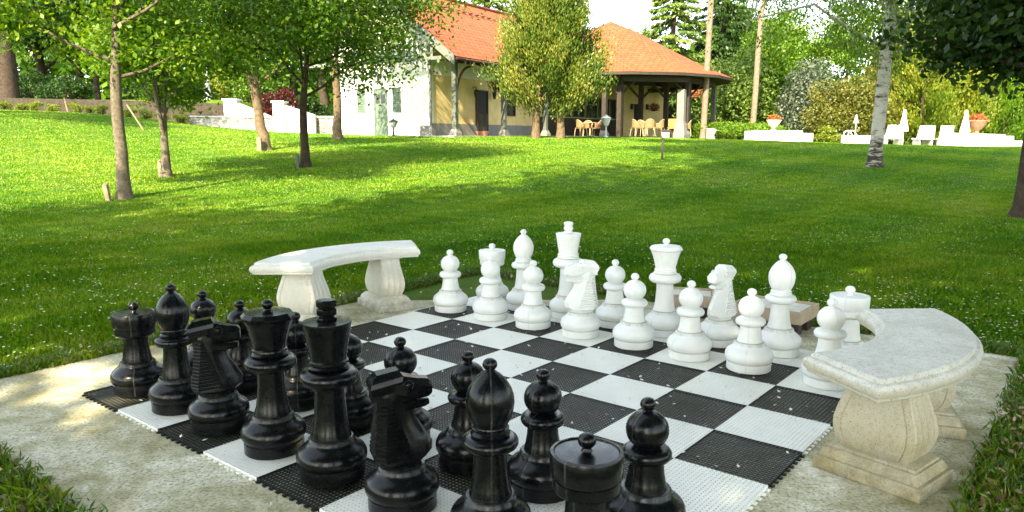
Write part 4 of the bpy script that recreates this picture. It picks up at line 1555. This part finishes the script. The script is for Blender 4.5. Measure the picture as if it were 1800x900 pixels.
def pier(u, D, w, h, mat, name='pier'):
    p_ = to_house(px(u, D), D, HZ)
    bm = bmesh.new()
    box(bm, p_.x - w, p_.x + w, p_.y - w, p_.y + w, -.5, h, bev=.02)
    loft(bm, [[(p_.x - w - .12, p_.y - w - .12, -.5), (p_.x + w + .12, p_.y - w - .12, -.5), (p_.x + w + .12, p_.y + w + .12, -.5), (p_.x - w - .12, p_.y + w + .12, -.5)],
              [(p_.x - w - .12, p_.y - w - .12, .1), (p_.x + w + .12, p_.y - w - .12, .1), (p_.x + w + .12, p_.y + w + .12, .1), (p_.x - w - .12, p_.y + w + .12, .1)],
              [(p_.x - w - .003, p_.y - w - .003, .8), (p_.x + w + .003, p_.y - w - .003, .8), (p_.x + w + .003, p_.y + w + .003, .8), (p_.x - w - .003, p_.y + w + .003, .8)]])
    return fin(bm, name, mat, house)


pier(1196, 40.6, .19, 2.45, M['palepost'])
for u, D in ((1088, 40.2), (1125, 44.0), (1169, 43.5), (1208, 42.0)):
    p_ = to_house(px(u, D), D, HZ)
    bm = bmesh.new()
    box(bm, p_.x - .12, p_.x + .12, p_.y - .12, p_.y + .12, -.3, 3.1)
    for s in (-1, 1):
        dx, dy = .72 * s * .9, .68 * s * -.9
        tube(bm, [(p_.x, p_.y, 2.1), (p_.x + dx, p_.y + dy, 2.95)], .07, 5)
    fin(bm, 'porch_post', M['darkwood'], house)
# yellow inner wall with dark doorway seen through the pavilion
a = to_house(px(1095, 49.5), 49.5, HZ); b = to_house(px(1168, 51.5), 51.5, HZ)
bm = bmesh.new()
d = (b - a); d.z = 0; L_ = d.length; ang = math.atan2(d.y, d.x)
MM = Matrix.Translation((a.x, a.y, 0)) @ Matrix.Rotation(ang, 4, 'Z')
box(bm, 0, L_, 0, .25, -.3, 3.3, M=MM)
fin(bm, 'inner_wall', M['yellow_wall'], house)
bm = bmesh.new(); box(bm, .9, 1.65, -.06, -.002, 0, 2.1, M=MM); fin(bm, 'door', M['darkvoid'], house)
for q_ in (.62, 1.95):
    bm = bmesh.new(); box(bm, q_ - .06, q_ + .06, -.2, -.04, 1.75, 2.1, M=MM); fin(bm, 'wall_lantern', M['iron'], house)
# low red roof of the annex beyond
a = to_house(px(1205, 52), 52, HZ); b = to_house(px(1242, 52), 52, HZ)
bm = bmesh.new()
a2 = Vector((a.x, a.y, zy(171, 52) - HZ)); b2 = Vector((b.x, b.y, zy(170, 52) - HZ))
nrm = Vector((b2.y - a2.y, a2.x - b2.x, 0)).normalized() * -2.0
slope('annex_roof', [a2, b2, b2 + nrm + Vector((0, 0, .75)), a2 + nrm + Vector((0, 0, .75))], None)
# vent stub on the ridge
hbox('chimney', M['greymetal'], 13.6, 14.1, RY - .25, RY + .25, RZ - .4, RZ + .35, parent=roof)


# ================================================================== furniture under the pavilion
def cane_chair():
    t = empty('cane_armchair', (0, 0, 0), 0, 'x', 'chair')
    bm = bmesh.new()
    box(bm, -.24, .24, -.24, .22, .40, .45, bev=.015)
    fin(bm, 'seat', M['rattan'], t)
    bm = bmesh.new()
    N = 12
    outer = []
    for k in range(N + 1):
        a = R_(-20 + 220 * k / N)
        h = .46 + .40 * max(0, math.sin(a)) ** .7 if math.sin(a) > 0 else .46
        outer.append((.27 * math.cos(a), .25 * math.sin(a), max(h, .64)))
    for k in range(N):
        p0, p1 = outer[k], outer[k + 1]
        q = [(p0[0], p0[1], .46), (p1[0], p1[1], .46), p1, p0]
        q2 = [(x * .93, y * .93, z) for x, y, z in q]
        loft(bm, [q, q2])
    fin(bm, 'backrest', M['rattan'], t)
    bm = bmesh.new()
    tube(bm, outer, .022, 6)
    fin(bm, 'arm_rail', M['rattan_frame'], t, 50)
    for sx, sy in ((-1, -1), (1, -1), (-1, 1), (1, 1)):
        bm = bmesh.new()
        tube(bm, [(sx * .26, sy * .24, 0), (sx * .22, sy * .20, .41)], [.018, .022], 6)
        fin(bm, 'leg', M['rattan_frame'], t, 50)
    return t


def round_table(u, D, label):
    p_ = G(u, D)
    p_.z = HZ
    t = empty('cafe_table', p_, 0, label, 'table', 'tables under the pavilion roof')
    bm = bmesh.new(); lathe(bm, [(0, .70), (.42, .70), (.43, .715), (.42, .73), (0, .73)], 24); fin(bm, 'table_top', M['crate_wood'], t, 40)
    bm = bmesh.new(); lathe(bm, [(0, .01), (.24, .01), (.22, .04), (.05, .07), (.04, .35), (.05, .66), (.16, .699), (0, .699)], 14); fin(bm, 'pedestal', M['rattan_frame'], t, 40)


round_table(1037, 40.8, 'round wooden table left of the white garden lantern')
round_table(1137, 39.6, 'round wooden table behind the three honey-coloured cane chairs')
ch = cane_chair()
spots = [(1021, 40.3, -60, 'cane armchair at the left end, in front of the dark windows'), (1033, 41.6, 170, 'cane armchair behind the left table'),
         (1050, 40.4, 70, 'cane armchair just left of the white garden lantern'), (1119, 39.2, -70, 'leftmost cane armchair of the trio by the sign post'),
         (1129, 40.6, 200, 'cane armchair behind the middle table'), (1141, 38.8, 0, 'middle cane armchair seen from behind, above the sign post'),
         (1158, 39.4, 60, 'cane armchair right of the middle one, facing left'), (1206, 41.2, 80, 'cane armchair half hidden by the pale pier')]
for i, (u, D, a, lb) in enumerate(spots):
    p_ = G(u, D); p_.z = HZ
    rz = R_(180 + a)
    if i == 0:
        ch.location = p_; ch.rotation_euler = (0, 0, rz); ch['label'] = lb; ch['group'] = 'cane armchairs under the pavilion'
    else:
        copy_thing(ch, p_, rz, lb, group='cane armchairs under the pavilion')
# orange padded chair
t = empty('padded_chair', (px(1181, 40.9), 40.9, HZ), R_(175), 'orange padded chair left of the pale pier', 'chair')
bm = bmesh.new(); box(bm, -.24, .24, -.24, .24, .40, .48, bev=.02); fin(bm, 'seat', M['orange_cush'], t)
bm = bmesh.new(); box(bm, -.24, .24, .20, .26, .50, .92, bev=.02); fin(bm, 'backrest', M['orange_cush'], t)
for sx, sy in ((-1, -1), (1, -1), (-1, 1), (1, 1)):
    bm = bmesh.new(); box(bm, sx * .22 - .02, sx * .22 + .02, sy * .21 - .02, sy * .21 + .02, 0, .40); fin(bm, 'leg', M['rattan_frame'], t)

# pots and basket by the door
pd = to_house(0, 0, 0)
hw = Matrix.Translation((HX, 33.0, HZ)) @ Matrix.Rotation(HA, 4, 'Z')
q_ = hw @ Vector((2.9, -.75, .02))
t = empty('planter', q_, 0, 'dark tall planter beside the brown porch door', 'planter')
bm = bmesh.new(); lathe(bm, [(0, .22), (.2, .22), (.22, .24), (.27, .95), (.30, 1.0), (.26, 1.0), (.24, .95), (0, .94)], 18); fin(bm, 'tub', M['iron'], t, 40)
bm = bmesh.new(); lathe(bm, [(0, 0), (.24, 0), (.32, .16), (.34, .21), (.28, .21), (0, .2)], 18); fin(bm, 'pot', M['terracotta'], t, 40)
r = np.random.default_rng(3)


def hanging(q_, label, seed):
    r = np.random.default_rng(seed)
    t = empty('hanging_basket', q_, 0, label, 'flower basket')
    bm = bmesh.new(); lathe(bm, [(0, -.2), (.12, -.18), (.2, -.05), (.22, 0), (0, 0)], 14); fin(bm, 'basket', M['iron'], t, 40)
    P = unit(r.normal(size=(500, 3))) * r.uniform(.1, .42, (500, 1)); P[:, 2] = P[:, 2] * .7 + .05
    V, F = leaf_quads(P, .09, .06, r)
    np_mesh('foliage', V, F, r.uniform(0, 1, 500) * .75, M['flower'], t)
    bm = bmesh.new(); tube(bm, [(0, 0, .0), (0, 0, .85)], .008, 5); fin(bm, 'chain', M['iron'], t)


hanging(hw @ Vector((3.7, -1.0, 2.25)), 'flower basket hanging over the brown porch door', 4)
hanging(Vector((px(1148, 48), 48, zy(190, 48))), 'green plant basket hanging in the pavilion by the yellow wall', 5)


# ================================================================== lanterns, sign, stakes
def lantern(u, D, h, mat, label, s=1.0):
    t = empty('garden_lantern', G(u, D), 0, label, 'lantern')
    bm = bmesh.new(); lathe(bm, [(0, 0), (.10, 0), (.10, .05), (.04, .09), (.03, h * .45), (.05, h * .47), (.05, h * .5), (0, h * .5)], 12); fin(bm, 'post', mat, t, 40)
    b = h * .5
    k = (h - b)
    bm = bmesh.new(); lathe(bm, [(.0, b), (.07 * s, b + .02), (.14 * s, b + k * .62), (.145 * s, b + k * .66), (0, b + k * .66)], 6); fin(bm, 'lamp_glass', mat if mat is not M['iron'] else M['greymetal'], t)
    bm = bmesh.new(); lathe(bm, [(.17 * s, b + k * .665), (.15 * s, b + k * .72), (.07 * s, b + k * .88), (.03 * s, b + k * .92), (.035 * s, b + k * .96), (0, b + k)], 6); fin(bm, 'lamp_cap', mat, t)
    return t


lantern(1065, 35.5, 1.05, M['lamp_white'], 'white garden lantern on the lawn in front of the cane chairs', 1.5)
lantern(692, 31.8, .75, M['iron'], 'dark lantern on a short post in front of the white gable wall', 1.3)
lantern(1254, 39, .55, M['lamp_white'], 'small pale lantern right of the tall pine trunk', 1.1)

# tall grey lamp post on the upper terrace
t = empty('lamp_post', (px(370, 44), 44, T(px(370, 44), 44)), 0, 'grey cast lamp post above the low stone wall', 'lamp post')
bm = bmesh.new(); lathe(bm, [(0, 0), (.24, 0), (.24, .35), (.19, .5), (.22, .62), (.16, .75), (.12, 1.1), (.15, 1.2), (.085, 1.35), (.075, 3.6), (.05, 3.9), (0, 3.9)], 12); fin(bm, 'post', M['greymetal'], t, 40)
bm = bmesh.new(); lathe(bm, [(0, 3.9), (.1, 3.95), (.2, 4.4), (.26, 4.45), (.12, 4.65), (0, 4.75)], 8); fin(bm, 'lamp_head', M['greymetal'], t)

# small sign on a post
t = empty('lawn_sign', G(1164, 20.6), R_(-12), 'small pale plate on a thin dark post standing in the lawn', 'sign')
bm = bmesh.new(); box(bm, -.028, .028, -.02, .02, -.1, .74, bev=.004); fin(bm, 'post', M['darkwood'], t)
bm = bmesh.new()
box(bm, -.03, .19, -.055, -.022, .58, .77, bev=.004); fin(bm, 'frame', M['darkwood'], t)
bm = bmesh.new(); box(bm, -.012, .172, -.064, -.0555, .60, .75); fin(bm, 'plate', M['sign_plate'], t)
bm = bmesh.new()
loft(bm, [[(-.07, -.09, .765), (.21, -.09, .765), (.21, .03, .79), (-.07, .03, .79)], [(-.07, -.09, .785), (.21, -.09, .785), (.21, .03, .812), (-.07, .03, .812)]])
fin(bm, 'cap', M['darkwood'], t)


def stake(u, D, h, lean, mat, label, w=.035):
    t = empty('wooden_stake', G(u, D), 0, label, 'stake', 'short stakes beside the young trees')
    bm = bmesh.new()
    loft(bm, [[(-w, -w, -.1), (w, -w, -.1), (w, w, -.1), (-w, w, -.1)], [(-w + lean, -w, h - .03), (w + lean, -w, h - .03), (w + lean, w, h), (-w + lean, w, h)]])
    fin(bm, 'post', mat, t)


stake(190, 12.7, .30, -.05, M['stake'], 'pale leaning stub beside the nearest grey trunk')
stake(282, 16.2, .36, -.01, M['stake'], 'pale square stub left of the V-shaped tree')
stake(457, 22.8, .42, -.01, M['stake'], 'pale stub left of the thick sunlit trunk', .06)
stake(523, 18.0, .33, 0, M['greypost'], 'dark stub left of the slim dark trunk')
stake(587, 29.6, .50, 0, M['darkwood'], 'thin dark stub left of the trunk by the white wall')
for (u0, v0, u1, v1, D, lb) in ((119, 172, 124, 199, 36, 'thin white pole leaning in front of the brown wall'), (228, 184, 256, 212, 30, 'long pale stick leaning steeply right of the grey trunk')):
    p0 = Vector((px(u0, D), D, zy(v0, D))); p1 = Vector((px(u1, D), D, T(px(u1, D), D)))
    t = empty('garden_pole', p1, 0, lb, 'pole')
    bm = bmesh.new(); tube(bm, [(0, 0, -.1), tuple(p0 - p1)], .03, 7); fin(bm, 'shaft', M['stake'], t, 50)


# ================================================================== walls left of the house
def wall_run(name, pts, th, mat, label, cat, cap=None, base=-.5):
    """pts: (x, y, ztop) along the wall"""
    t = empty(name, (pts[0][0], pts[0][1], T(pts[0][0], pts[0][1])), 0, label, cat)
    o3 = t.location
    bm = bmesh.new()
    secs = []
    for x, y, z in pts:
        zb = T(x, y - .4) + base
        secs.append([(x - o3.x, y - th / 2 - o3.y, zb - o3.z), (x - o3.x, y + th / 2 - o3.y, zb - o3.z), (x - o3.x, y + th / 2 - o3.y, z - o3.z), (x - o3.x, y - th / 2 - o3.y, z - o3.z)])
    loft(bm, secs)
    fin(bm, 'wall_body', mat, t)
    if cap:
        bm = bmesh.new()
        loft(bm, [[(x - o3.x, y - th / 2 - .05 - o3.y, z + .002 - o3.z), (x - o3.x, y + th / 2 + .05 - o3.y, z + .002 - o3.z), (x - o3.x, y + th / 2 + .05 - o3.y, z + .07 - o3.z), (x - o3.x, y - th / 2 - .05 - o3.y, z + .07 - o3.z)] for x, y, z in pts])
        fin(bm, 'coping', cap, t)
    return t


wall_run('retaining_wall', [(px(-150, 40), 40, zy(168, 40)), (px(0, 40), 40, zy(172, 40)), (px(200, 40), 40, zy(176, 40)), (px(330, 40), 40, zy(180, 40)), (px(412, 40), 40, zy(183, 40))], .35, M['brownwall'],
         'long low mossy brown retaining wall at the far left of the lawn', 'wall')
wall_run('stone_wall', [(px(338, 38.4), 38.4, zy(206, 38.4)), (px(430, 37.8), 37.8, zy(207, 37.8)), (px(519, 37.4), 37.4, zy(209, 37.4))], .4, M['stonewall'],
         'low pale rubble wall below the two white stair walls', 'wall', M['greymetal'])
wall_run('stone_wall', [(px(553, 37.4), 37.4, zy(207, 37.4)), (px(602, 37.4), 37.4, zy(207, 37.4))], .4, M['stonewall'],
         'short stretch of rubble wall left of the white gable', 'wall', M['white_paint'])


def cheek(u0, u1, u2, vt, ve, D, label):
    t = empty('stair_wall', (px(u0, D), D, T(px(u0, D), D)), 0, label, 'wall', 'white stair walls left of the house')
    o3 = t.location
    x0, x1, x2 = px(u0, D) - o3.x, px(u1, D) - o3.x, px(u2, D) - o3.x
    zt, ze = zy(vt, D) - o3.z, zy(ve, D) - o3.z
    bm = bmesh.new()
    box(bm, x0, x1, -.3, .3, -.6, zt)
    a = [(x1 + .002, -.15, -.6), (x2, -.15, -.6), (x2, -.15, ze), (x1 + .002, -.15, zt - .1)]
    loft(bm, [a, [(p[0], .15, p[2]) for p in a]])
    fin(bm, 'wall_body', M['white_wall'], t)
    bm = bmesh.new(); box(bm, x0 - .06, x1 + .06, -.36, .36, zt + .001, zt + .09); fin(bm, 'pier_cap', M['white_paint'], t)


cheek(400, 422, 478, 177, 204, 38.9, 'left white stair wall with a square pier and sloping top')
cheek(485, 504, 556, 181, 202, 37.0, 'right white stair wall with pier, behind the dark slim trunk')

shr = None
for i, u in enumerate((10, 46, 70, 98, 133, 160, 184, 232, 258, 285, 320)):
    lb = ['far left', 'second from the left', 'third from the left', 'left of the white pole', 'right of the white pole', 'wide, left of the grey trunk', 'next to the grey trunk', 'right of the grey trunk', 'near the leaning stick', 'behind the V tree', 'last before the rubble wall'][i]
    D = 37.6
    if i == 0:
        shr = shrub('clipped_shrub', G(u, D), .42, .50, 900, .07, M['lf_yel'], 70, '', 'shrub', 'low round shrubs along the brown wall', lumps=9)
        o = shr
    else:
        o = copy_thing(shr, G(u, D), i * 1.3, scale=(1 + .15 * math.sin(i * 2), 1, .9 + .15 * math.cos(i * 3)))
    o['label'] = 'low round shrub along the brown wall, ' + lb

# ================================================================== pool terrace on the right
D = 37.5
t = wall_run('planter_wall', [(px(1316, D), D, zy(230, D)), (px(1401, D), D, zy(230, D))], 1.4, M['white_wall'], 'bright white low wall under the stone flower urn', 'wall', None)
wall_run('planter_wall', [(px(1401, 38.6), 38.6, zy(234, 38.6)), (px(1424, 38.6), 38.6, zy(234, 38.6))], .8, M['grass_path'], 'short grey stone block right of the white urn wall', 'wall', None)


def urn(x, y, z, s, mat, label, seed):
    r = np.random.default_rng(seed)
    t = empty('flower_urn', (x, y, z), 0, label, 'flower urn')
    bm = bmesh.new()
    lathe(bm, [(0, 0), (.22 * s, 0), (.22 * s, .05 * s), (.10 * s, .10 * s), (.09 * s, .2 * s), (.20 * s, .28 * s), (.38 * s, .48 * s), (.46 * s, .66 * s), (.50 * s, .70 * s), (.47 * s, .73 * s), (.40 * s, .70 * s), (0, .66 * s)], 20)
    fin(bm, 'bowl', mat, t, 40)
    n = 700
    P = unit(r.normal(size=(n, 3))) * r.uniform(.1, .5, (n, 1)) * s
    P[:, 2] = np.abs(P[:, 2]) * .9 + .68 * s
    V, F = leaf_quads(P, .10 * s, .08 * s, r)
    np_mesh('flowers', V, F, r.uniform(0, 1, n), M['flower'], t)


urn(px(1359, D), D, zy(230, D) + .003, .72, M['pale_urn'], 'pale stone urn of red flowers on the bright white wall', 8)
wall_run('pool_wall', [(px(1655, 36), 36, zy(236, 36)), (px(1762, 36), 36, zy(239, 36))], .3, M['white_paint'], 'long shaded white wall at the far right', 'wall', M['white_paint'])
wall_run('pool_wall', [(px(1763, 36.2), 36.2, zy(239, 36.2)), (px(1779, 36.2), 36.2, zy(239, 36.2)), (px(1780, 36.2), 36.2, zy(247, 36.2)), (px(1830, 36.2), 36.2, zy(248, 36.2))], .3, M['white_wall'], 'stepped bright white wall running out at the right edge', 'wall', None)
wall_run('pool_wall', [(px(1481, 38.5), 38.5, zy(238, 38.5)), (px(1556, 38.5), 38.5, zy(238, 38.5))], .3, M['white_wall'], 'white wall behind the pool ladder and the birch trunk', 'wall', None)
urn(px(1716, 39.5), 39.5, zy(237, 39.5), 1.0, M['terracotta'], 'pinkish urn of red flowers behind the far right wall', 9)
bm = bmesh.new(); box(bm, -.4, .4, -.4, .4, -1.5, 0)
t = empty('urn_plinth', (px(1716, 39.5), 39.5, zy(237, 39.5) - .002), 0, 'pale plinth under the pinkish urn', 'plinth'); fin(bm, 'block', M['white_wall'], t)


def sunlounger(u0, u1, D, label):
    """a white lounger with raised back seen end on"""
    p_ = G((u0 + u1) / 2, D)
    t = empty('sun_lounger', p_, 0, label, 'sun lounger', 'white sun loungers by the pool')
    w = (px(u1, D) - px(u0, D)) / 2
    bm = bmesh.new(); box(bm, -w, w, -.35, .35, .28, .36, bev=.01); fin(bm, 'bed', M['white_wall'], t)
    bm = bmesh.new()
    a = [(-w * .35, -.35, .365), (w, -.35, .365), (w, -.35, .95), (w * .0, -.35, .97)]
    loft(bm, [a, [(p[0], .35, p[2]) for p in a]]); fin(bm, 'backrest', M['white_wall'], t)
    for sx in (-1, 1):
        bm = bmesh.new(); box(bm, sx * (w - .08) - .04, sx * (w - .08) + .04, -.3, .3, -.1, .279); fin(bm, 'leg', M['white_wall'], t)


sunlounger(1552, 1580, 37.5, 'white sun lounger with raised back beside the left parasol')
sunlounger(1609, 1636, 37.5, 'white sun lounger with raised back between the two parasols')
sunlounger(1652, 1668, 36.9, 'white sun lounger end showing left of the long shaded wall')


def parasol(u, D, vt, vb, label):
    p_ = G(u, D)
    t = empty('closed_parasol', p_, 0, label, 'parasol', 'closed cream parasols by the pool')
    top = zy(vt, D) - p_.z; b = zy(vb, D) - p_.z
    bm = bmesh.new(); lathe(bm, [(0, -.1), (.035, -.1), (.035, top - .1), (0, top - .1)], 8); fin(bm, 'pole', M['white_paint'], t, 40)
    bm = bmesh.new()
    k = .25
    rings = lathe(bm, [(.04, b + .04), (k * .95, b), (k, b + .05), (k * .72, b + (top - b) * .35), (k * .42, b + (top - b) * .65), (.06, top - .03), (0, top)], 16)
    for q in rings[1:-1]:
        for i, v in enumerate(q):
            if i % 2: v.co.x *= .78; v.co.y *= .78
    fin(bm, 'canopy', M['canvas'], t, 20)


parasol(1587, 39, 192, 231, 'closed cream parasol left, above the gap between loungers')
parasol(1695, 38.5, 193, 233, 'closed cream parasol right, above the shaded white wall')
t = empty('pool_shower', G(1503, 37.8), 0, 'grey shower post with a fin-shaped head beside the pool ladder', 'shower')
bm = bmesh.new(); tube(bm, [(0, 0, -.1), (0, 0, 1.25)], .03, 8); fin(bm, 'post', M['greymetal'], t, 50)
bm = bmesh.new(); lathe(bm, [(0, 1.0), (.13, 1.02), (.11, 1.15), (.03, 1.42), (0, 1.45)], 10, sy=.4); fin(bm, 'head', M['greymetal'], t, 40)
t = empty('pool_ladder', G(1490, 37.2), 0, 'curved white handrails of the pool ladder left of the birch', 'ladder')
for dx in (-.20, .02):
    bm = bmesh.new()
    tube(bm, [(dx, 0, -.2), (dx, 0, .45)] + [(dx + .2 - .2 * math.cos(a), 0, .45 + .17 * math.sin(a)) for a in [PI * k / 8 for k in range(1, 6)]] + [(dx + .52, 0, .25), (dx + .54, 0, -.1)], .028, 8)
    fin(bm, 'handrail', M['steel'], t, 60)

# ================================================================== TREES round the house
conifer('golden_conifer', G(963, 31.5), .17, 6.9, 2.45, 1.15, 90000, .13, M['lf_gold'], M['bark_warm'], 61, 'broad golden-green conifer with two trunks in front of the porch', upright=True, trunks=2, dens=1.6)
SP = 'spruces and other tall trees behind the house'
conifer('spruce_tree', G(1178, 58), .3, 17, 4.0, .8, 26000, .34, M['lf_spruce'], M['bark_dark'], 62, 'tall bright spruce rising right behind the pavilion roof', group=SP)
conifer('spruce_tree', G(860, 66), .35, 16, 4.6, 1, 18000, .36, M['lf_spruce'], M['bark_dark'], 63, 'dark spruce above the ridge left of the golden conifer', group=SP)
conifer('spruce_tree', G(1010, 62), .3, 14.0, 3.0, 1, 12000, .34, M['lf_gold'], M['bark_dark'], 64, 'slim yellowish conifer peeping above the golden conifer', group=SP)
conifer('spruce_tree', G(1262, 60), .3, 18, 3.8, .5, 22000, .34, M['lf_dark'], M['bark_dark'], 65, 'dark green spruce right of the tall pine trunk', group=SP)
deciduous('pine_tree', G(1236, 41.5), .17, 11.0, 16, 2.6, 4500, .16, M['lf_spruce'], M['bark_pine'], 66, 'tall bare pinkish pine trunk right of the pavilion', lean=(.6, 0), limbs=6, crown_low=9.0, group=SP)
deciduous('pine_tree', G(1322, 46), .18, 7.5, 14, 3.0, 6000, .16, M['lf_spruce'], M['bark_pine'], 67, 'bare pinkish trunk rising behind the white urn wall', lean=(.5, 0), limbs=6, crown_low=7.2, group=SP)
t = empty('meter_box', G(1240, 40.9), 0, 'pale box at the foot of the tall pine trunk', 'box')
bm = bmesh.new(); box(bm, 0, .35, -.15, .15, -.1, .55, bev=.02); fin(bm, 'cabinet', M['palepost'], t)
bm = bmesh.new(); box(bm, -.02, .37, -.17, .17, .551, .59, bev=.01); fin(bm, 'lid', M['greymetal'], t)

BG = 'trees and tall shrubs beyond the pool terrace'
shrub('arborvitae', G(1290, 52), 2.6, 6.4, 14000, .22, M['lf_spruce'], 71, 'tall green bush between the two pinkish trunks', 'tree', BG, 30)
shrub('arborvitae', G(1352, 54), 2.8, 9.0, 17000, .24, M['lf_fresh'], 72, 'tall bright green tree behind the flower urn', 'tree', BG, 34)
shrub('silver_shrub', G(1418, 50), 2.0, 5.8, 11000, .20, M['lf_grey'], 73, 'silvery grey shrub left of the ochre bush', 'shrub', BG, 24)
shrub('ochre_bush', G(1482, 45), 2.5, 4.3, 16000, .17, M['lf_ochre'], 74, 'rounded ochre-green bush left of the birch', 'shrub', BG, 26)
conifer('thuja_tree', G(1562, 48), .12, 7.2, 2.2, .15, 20000, .22, M['lf_ochre'], M['bark_dark'], 75, 'ochre-green feathery thuja behind the birch trunk', upright=True, group=BG)
conifer('thuja_tree', G(1618, 46), .12, 7.6, 2.3, .15, 24000, .20, M['lf_yel'], M['bark_dark'], 76, 'yellow-green feathery thuja behind the left parasol', upright=True, group=BG)
conifer('thuja_tree', G(1676, 47), .12, 8.2, 2.3, .15, 24000, .20, M['lf_yel'], M['bark_dark'], 176, 'tall yellow-green thuja between the two parasols', upright=True, group=BG)
conifer('thuja_tree', G(1742, 48), .12, 7.4, 2.5, .15, 22000, .20, M['lf_fresh'], M['bark_dark'], 77, 'greener thuja right of the right parasol', upright=True, group=BG)
shrub('hedge_tree', G(1850, 48), 3.2, 6.6, 12000, .22, M['lf_fresh'], 78, 'green hedge at the far right edge', 'shrub', BG, 26)
shrub('low_juniper', G(1290, 42.5), 2.4, 1.1, 6000, .14, M['lf_fresh'], 79, 'low spreading juniper at the foot of the pinkish trunks', 'shrub', BG, 18, sx=1.3)
shrub('low_juniper', G(1452, 41), .8, .95, 2500, .12, M['lf_yel'], 80, 'small bright shrub left of the pool ladder', 'shrub', BG, 10)
tall = [(1310, 66, 15, 4.2, 'lf_mid', 'tall green tree far behind the second pinkish trunk'), (1400, 70, 12.5, 4.6, 'lf_fresh', 'light green tree behind the silver shrub'),
        (1475, 64, 12, 4.0, 'lf_fresh', 'tree rising behind the ochre bush'), (1560, 68, 13, 5, 'lf_yel', 'tree behind the birch crown'), (1650, 62, 15, 5.4, 'lf_yel', 'tall yellow-green tree above the broad hedge'),
        (1740, 66, 16, 5.6, 'lf_mid', 'tall green tree above the right hedge'), (1850, 60, 17, 6, 'lf_mid', 'tall tree at the far right beyond the hedge'), (1960, 66, 17, 6, 'lf_mid', 'far right tree outside the hedge'),
        (1120, 86, 13, 4.5, 'lf_mid', 'distant tree behind the pavilion roof')]
for i, (u, D, h, rd, mt, lb) in enumerate(tall):
    deciduous('broadleaf_tree', G(u, D), .3, 2.5, h, rd, 11000, .30, M[mt], M['bark_dark'], 100 + i, lb, limbs=13, crown_low=1.2, cl=.36, group=BG)

# left background wood
LW = 'park trees beyond the brown wall'
big = [(22, 47, .62, 14, 6.0, 'lf_dark', 5.2, 'thick dark trunk with a forked limb at the far left'), (-110, 52, .4, 15, 6, 'lf_mid', 3, 'park tree outside the left edge'),
       (85, 60, .45, 15, 5.5, 'lf_dark', 3.0, 'dark tree right of the thick forked trunk'), (150, 66, .4, 16, 6, 'lf_mid', 3.2, 'mid-green park tree above the white pole'),
       (178, 54, .22, 11, 3.6, 'lf_fresh', 2.7, 'slim park tree left of the straight grey trunk'), (235, 64, .35, 15, 5.6, 'lf_dark', 2.5, 'dark park tree right of the straight grey trunk'),
       (310, 60, .3, 14, 5.2, 'lf_mid', 2.5, 'park tree behind the V tree'), (372, 66, .35, 15, 5.4, 'lf_fresh', 2.0, 'bright park tree behind the grey lamp post'),
       (430, 58, .3, 13, 4.8, 'lf_dark', 1.8, 'dark park tree above the left stair wall'), (520, 62, .4, 15, 5.5, 'lf_mid', 2.5, 'park tree behind the red maple'),
       (570, 52, .34, 12, 4.2, 'lf_mid', 3.2, 'park tree with several dark trunks left of the gable'), (640, 66, .4, 15, 5.5, 'lf_mid', 3, 'park tree behind the white gable wall'), (740, 70, .4, 14, 5.2, 'lf_fresh', 3, 'light green tree behind the roof ridge')]
for i, (u, D, tr, h, rd, mt, lowc, lb) in enumerate(big):
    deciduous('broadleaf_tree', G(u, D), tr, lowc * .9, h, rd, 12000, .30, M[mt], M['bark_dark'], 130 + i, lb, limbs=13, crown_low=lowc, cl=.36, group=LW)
US = 'undergrowth shrubs beyond the brown wall'
ush = [(60, 50, 1.6, 2.6, 'lf_dark', 'dark shrub between the far left trunks'), (118, 47, 1.7, 2.0, 'lf_dark', 'rounded dark shrub above the white pole'), (250, 52, 1.8, 3.0, 'lf_dark', 'dark shrub right of the straight grey trunk'),
       (320, 48, 1.6, 2.6, 'lf_mid', 'shrub left of the lamp post'), (392, 50, 1.5, 2.7, 'lf_yel', 'yellowish shrub right of the lamp post'), (445, 46, 1.4, 2.5, 'lf_mid', 'shrub above the left stair wall'),
       (545, 50, 1.5, 2.4, 'lf_dark', 'dark shrub right of the red maple')]
for i, (u, D, rd, h, mt, lb) in enumerate(ush):
    shrub('undergrowth_shrub', G(u, D), rd, h, 4500, .16, M[mt], 160 + i, lb, 'shrub', US, 16)
shrub('red_maple', G(493, 42.5), 1.15, 2.5, 6500, .13, M['lf_red'], 180, 'small dark red Japanese maple behind the stair walls', 'tree', None, 18, low=.3)

# far-off wood behind everything
r = np.random.default_rng(200)
n = 60000
ang = r.uniform(-.86, .86, n)
Dd = r.uniform(88, 105, n)
X = Dd * np.tan(ang)
top = 8 + 5 * np.sin(ang * 9) + 3 * np.sin(ang * 23 + 1) + 2 * np.sin(ang * 51)
top = np.where((ang > -.05) & (ang < .2), 6.5, top)
Zz = r.uniform(0, 1, n) ** .8 * np.maximum(top, 4) + terr(X, Dd)
P = np.stack([X, Dd, Zz], 1)
V, F = leaf_quads(P, 1.1, .8, r)
var = np.clip(.4 + .25 * np.sin(ang * 37) + r.normal(size=n) * .2, 0, 1)
o = np_mesh('far_wood', V, F, var, M['lf_mid'])
tag(o, 'far-off wood closing the view behind the park', 'wood', kind='stuff')

for o in list(bpy.data.objects):
    if o.type == 'MESH' and not o.users_collection:
        bpy.data.objects.remove(o)
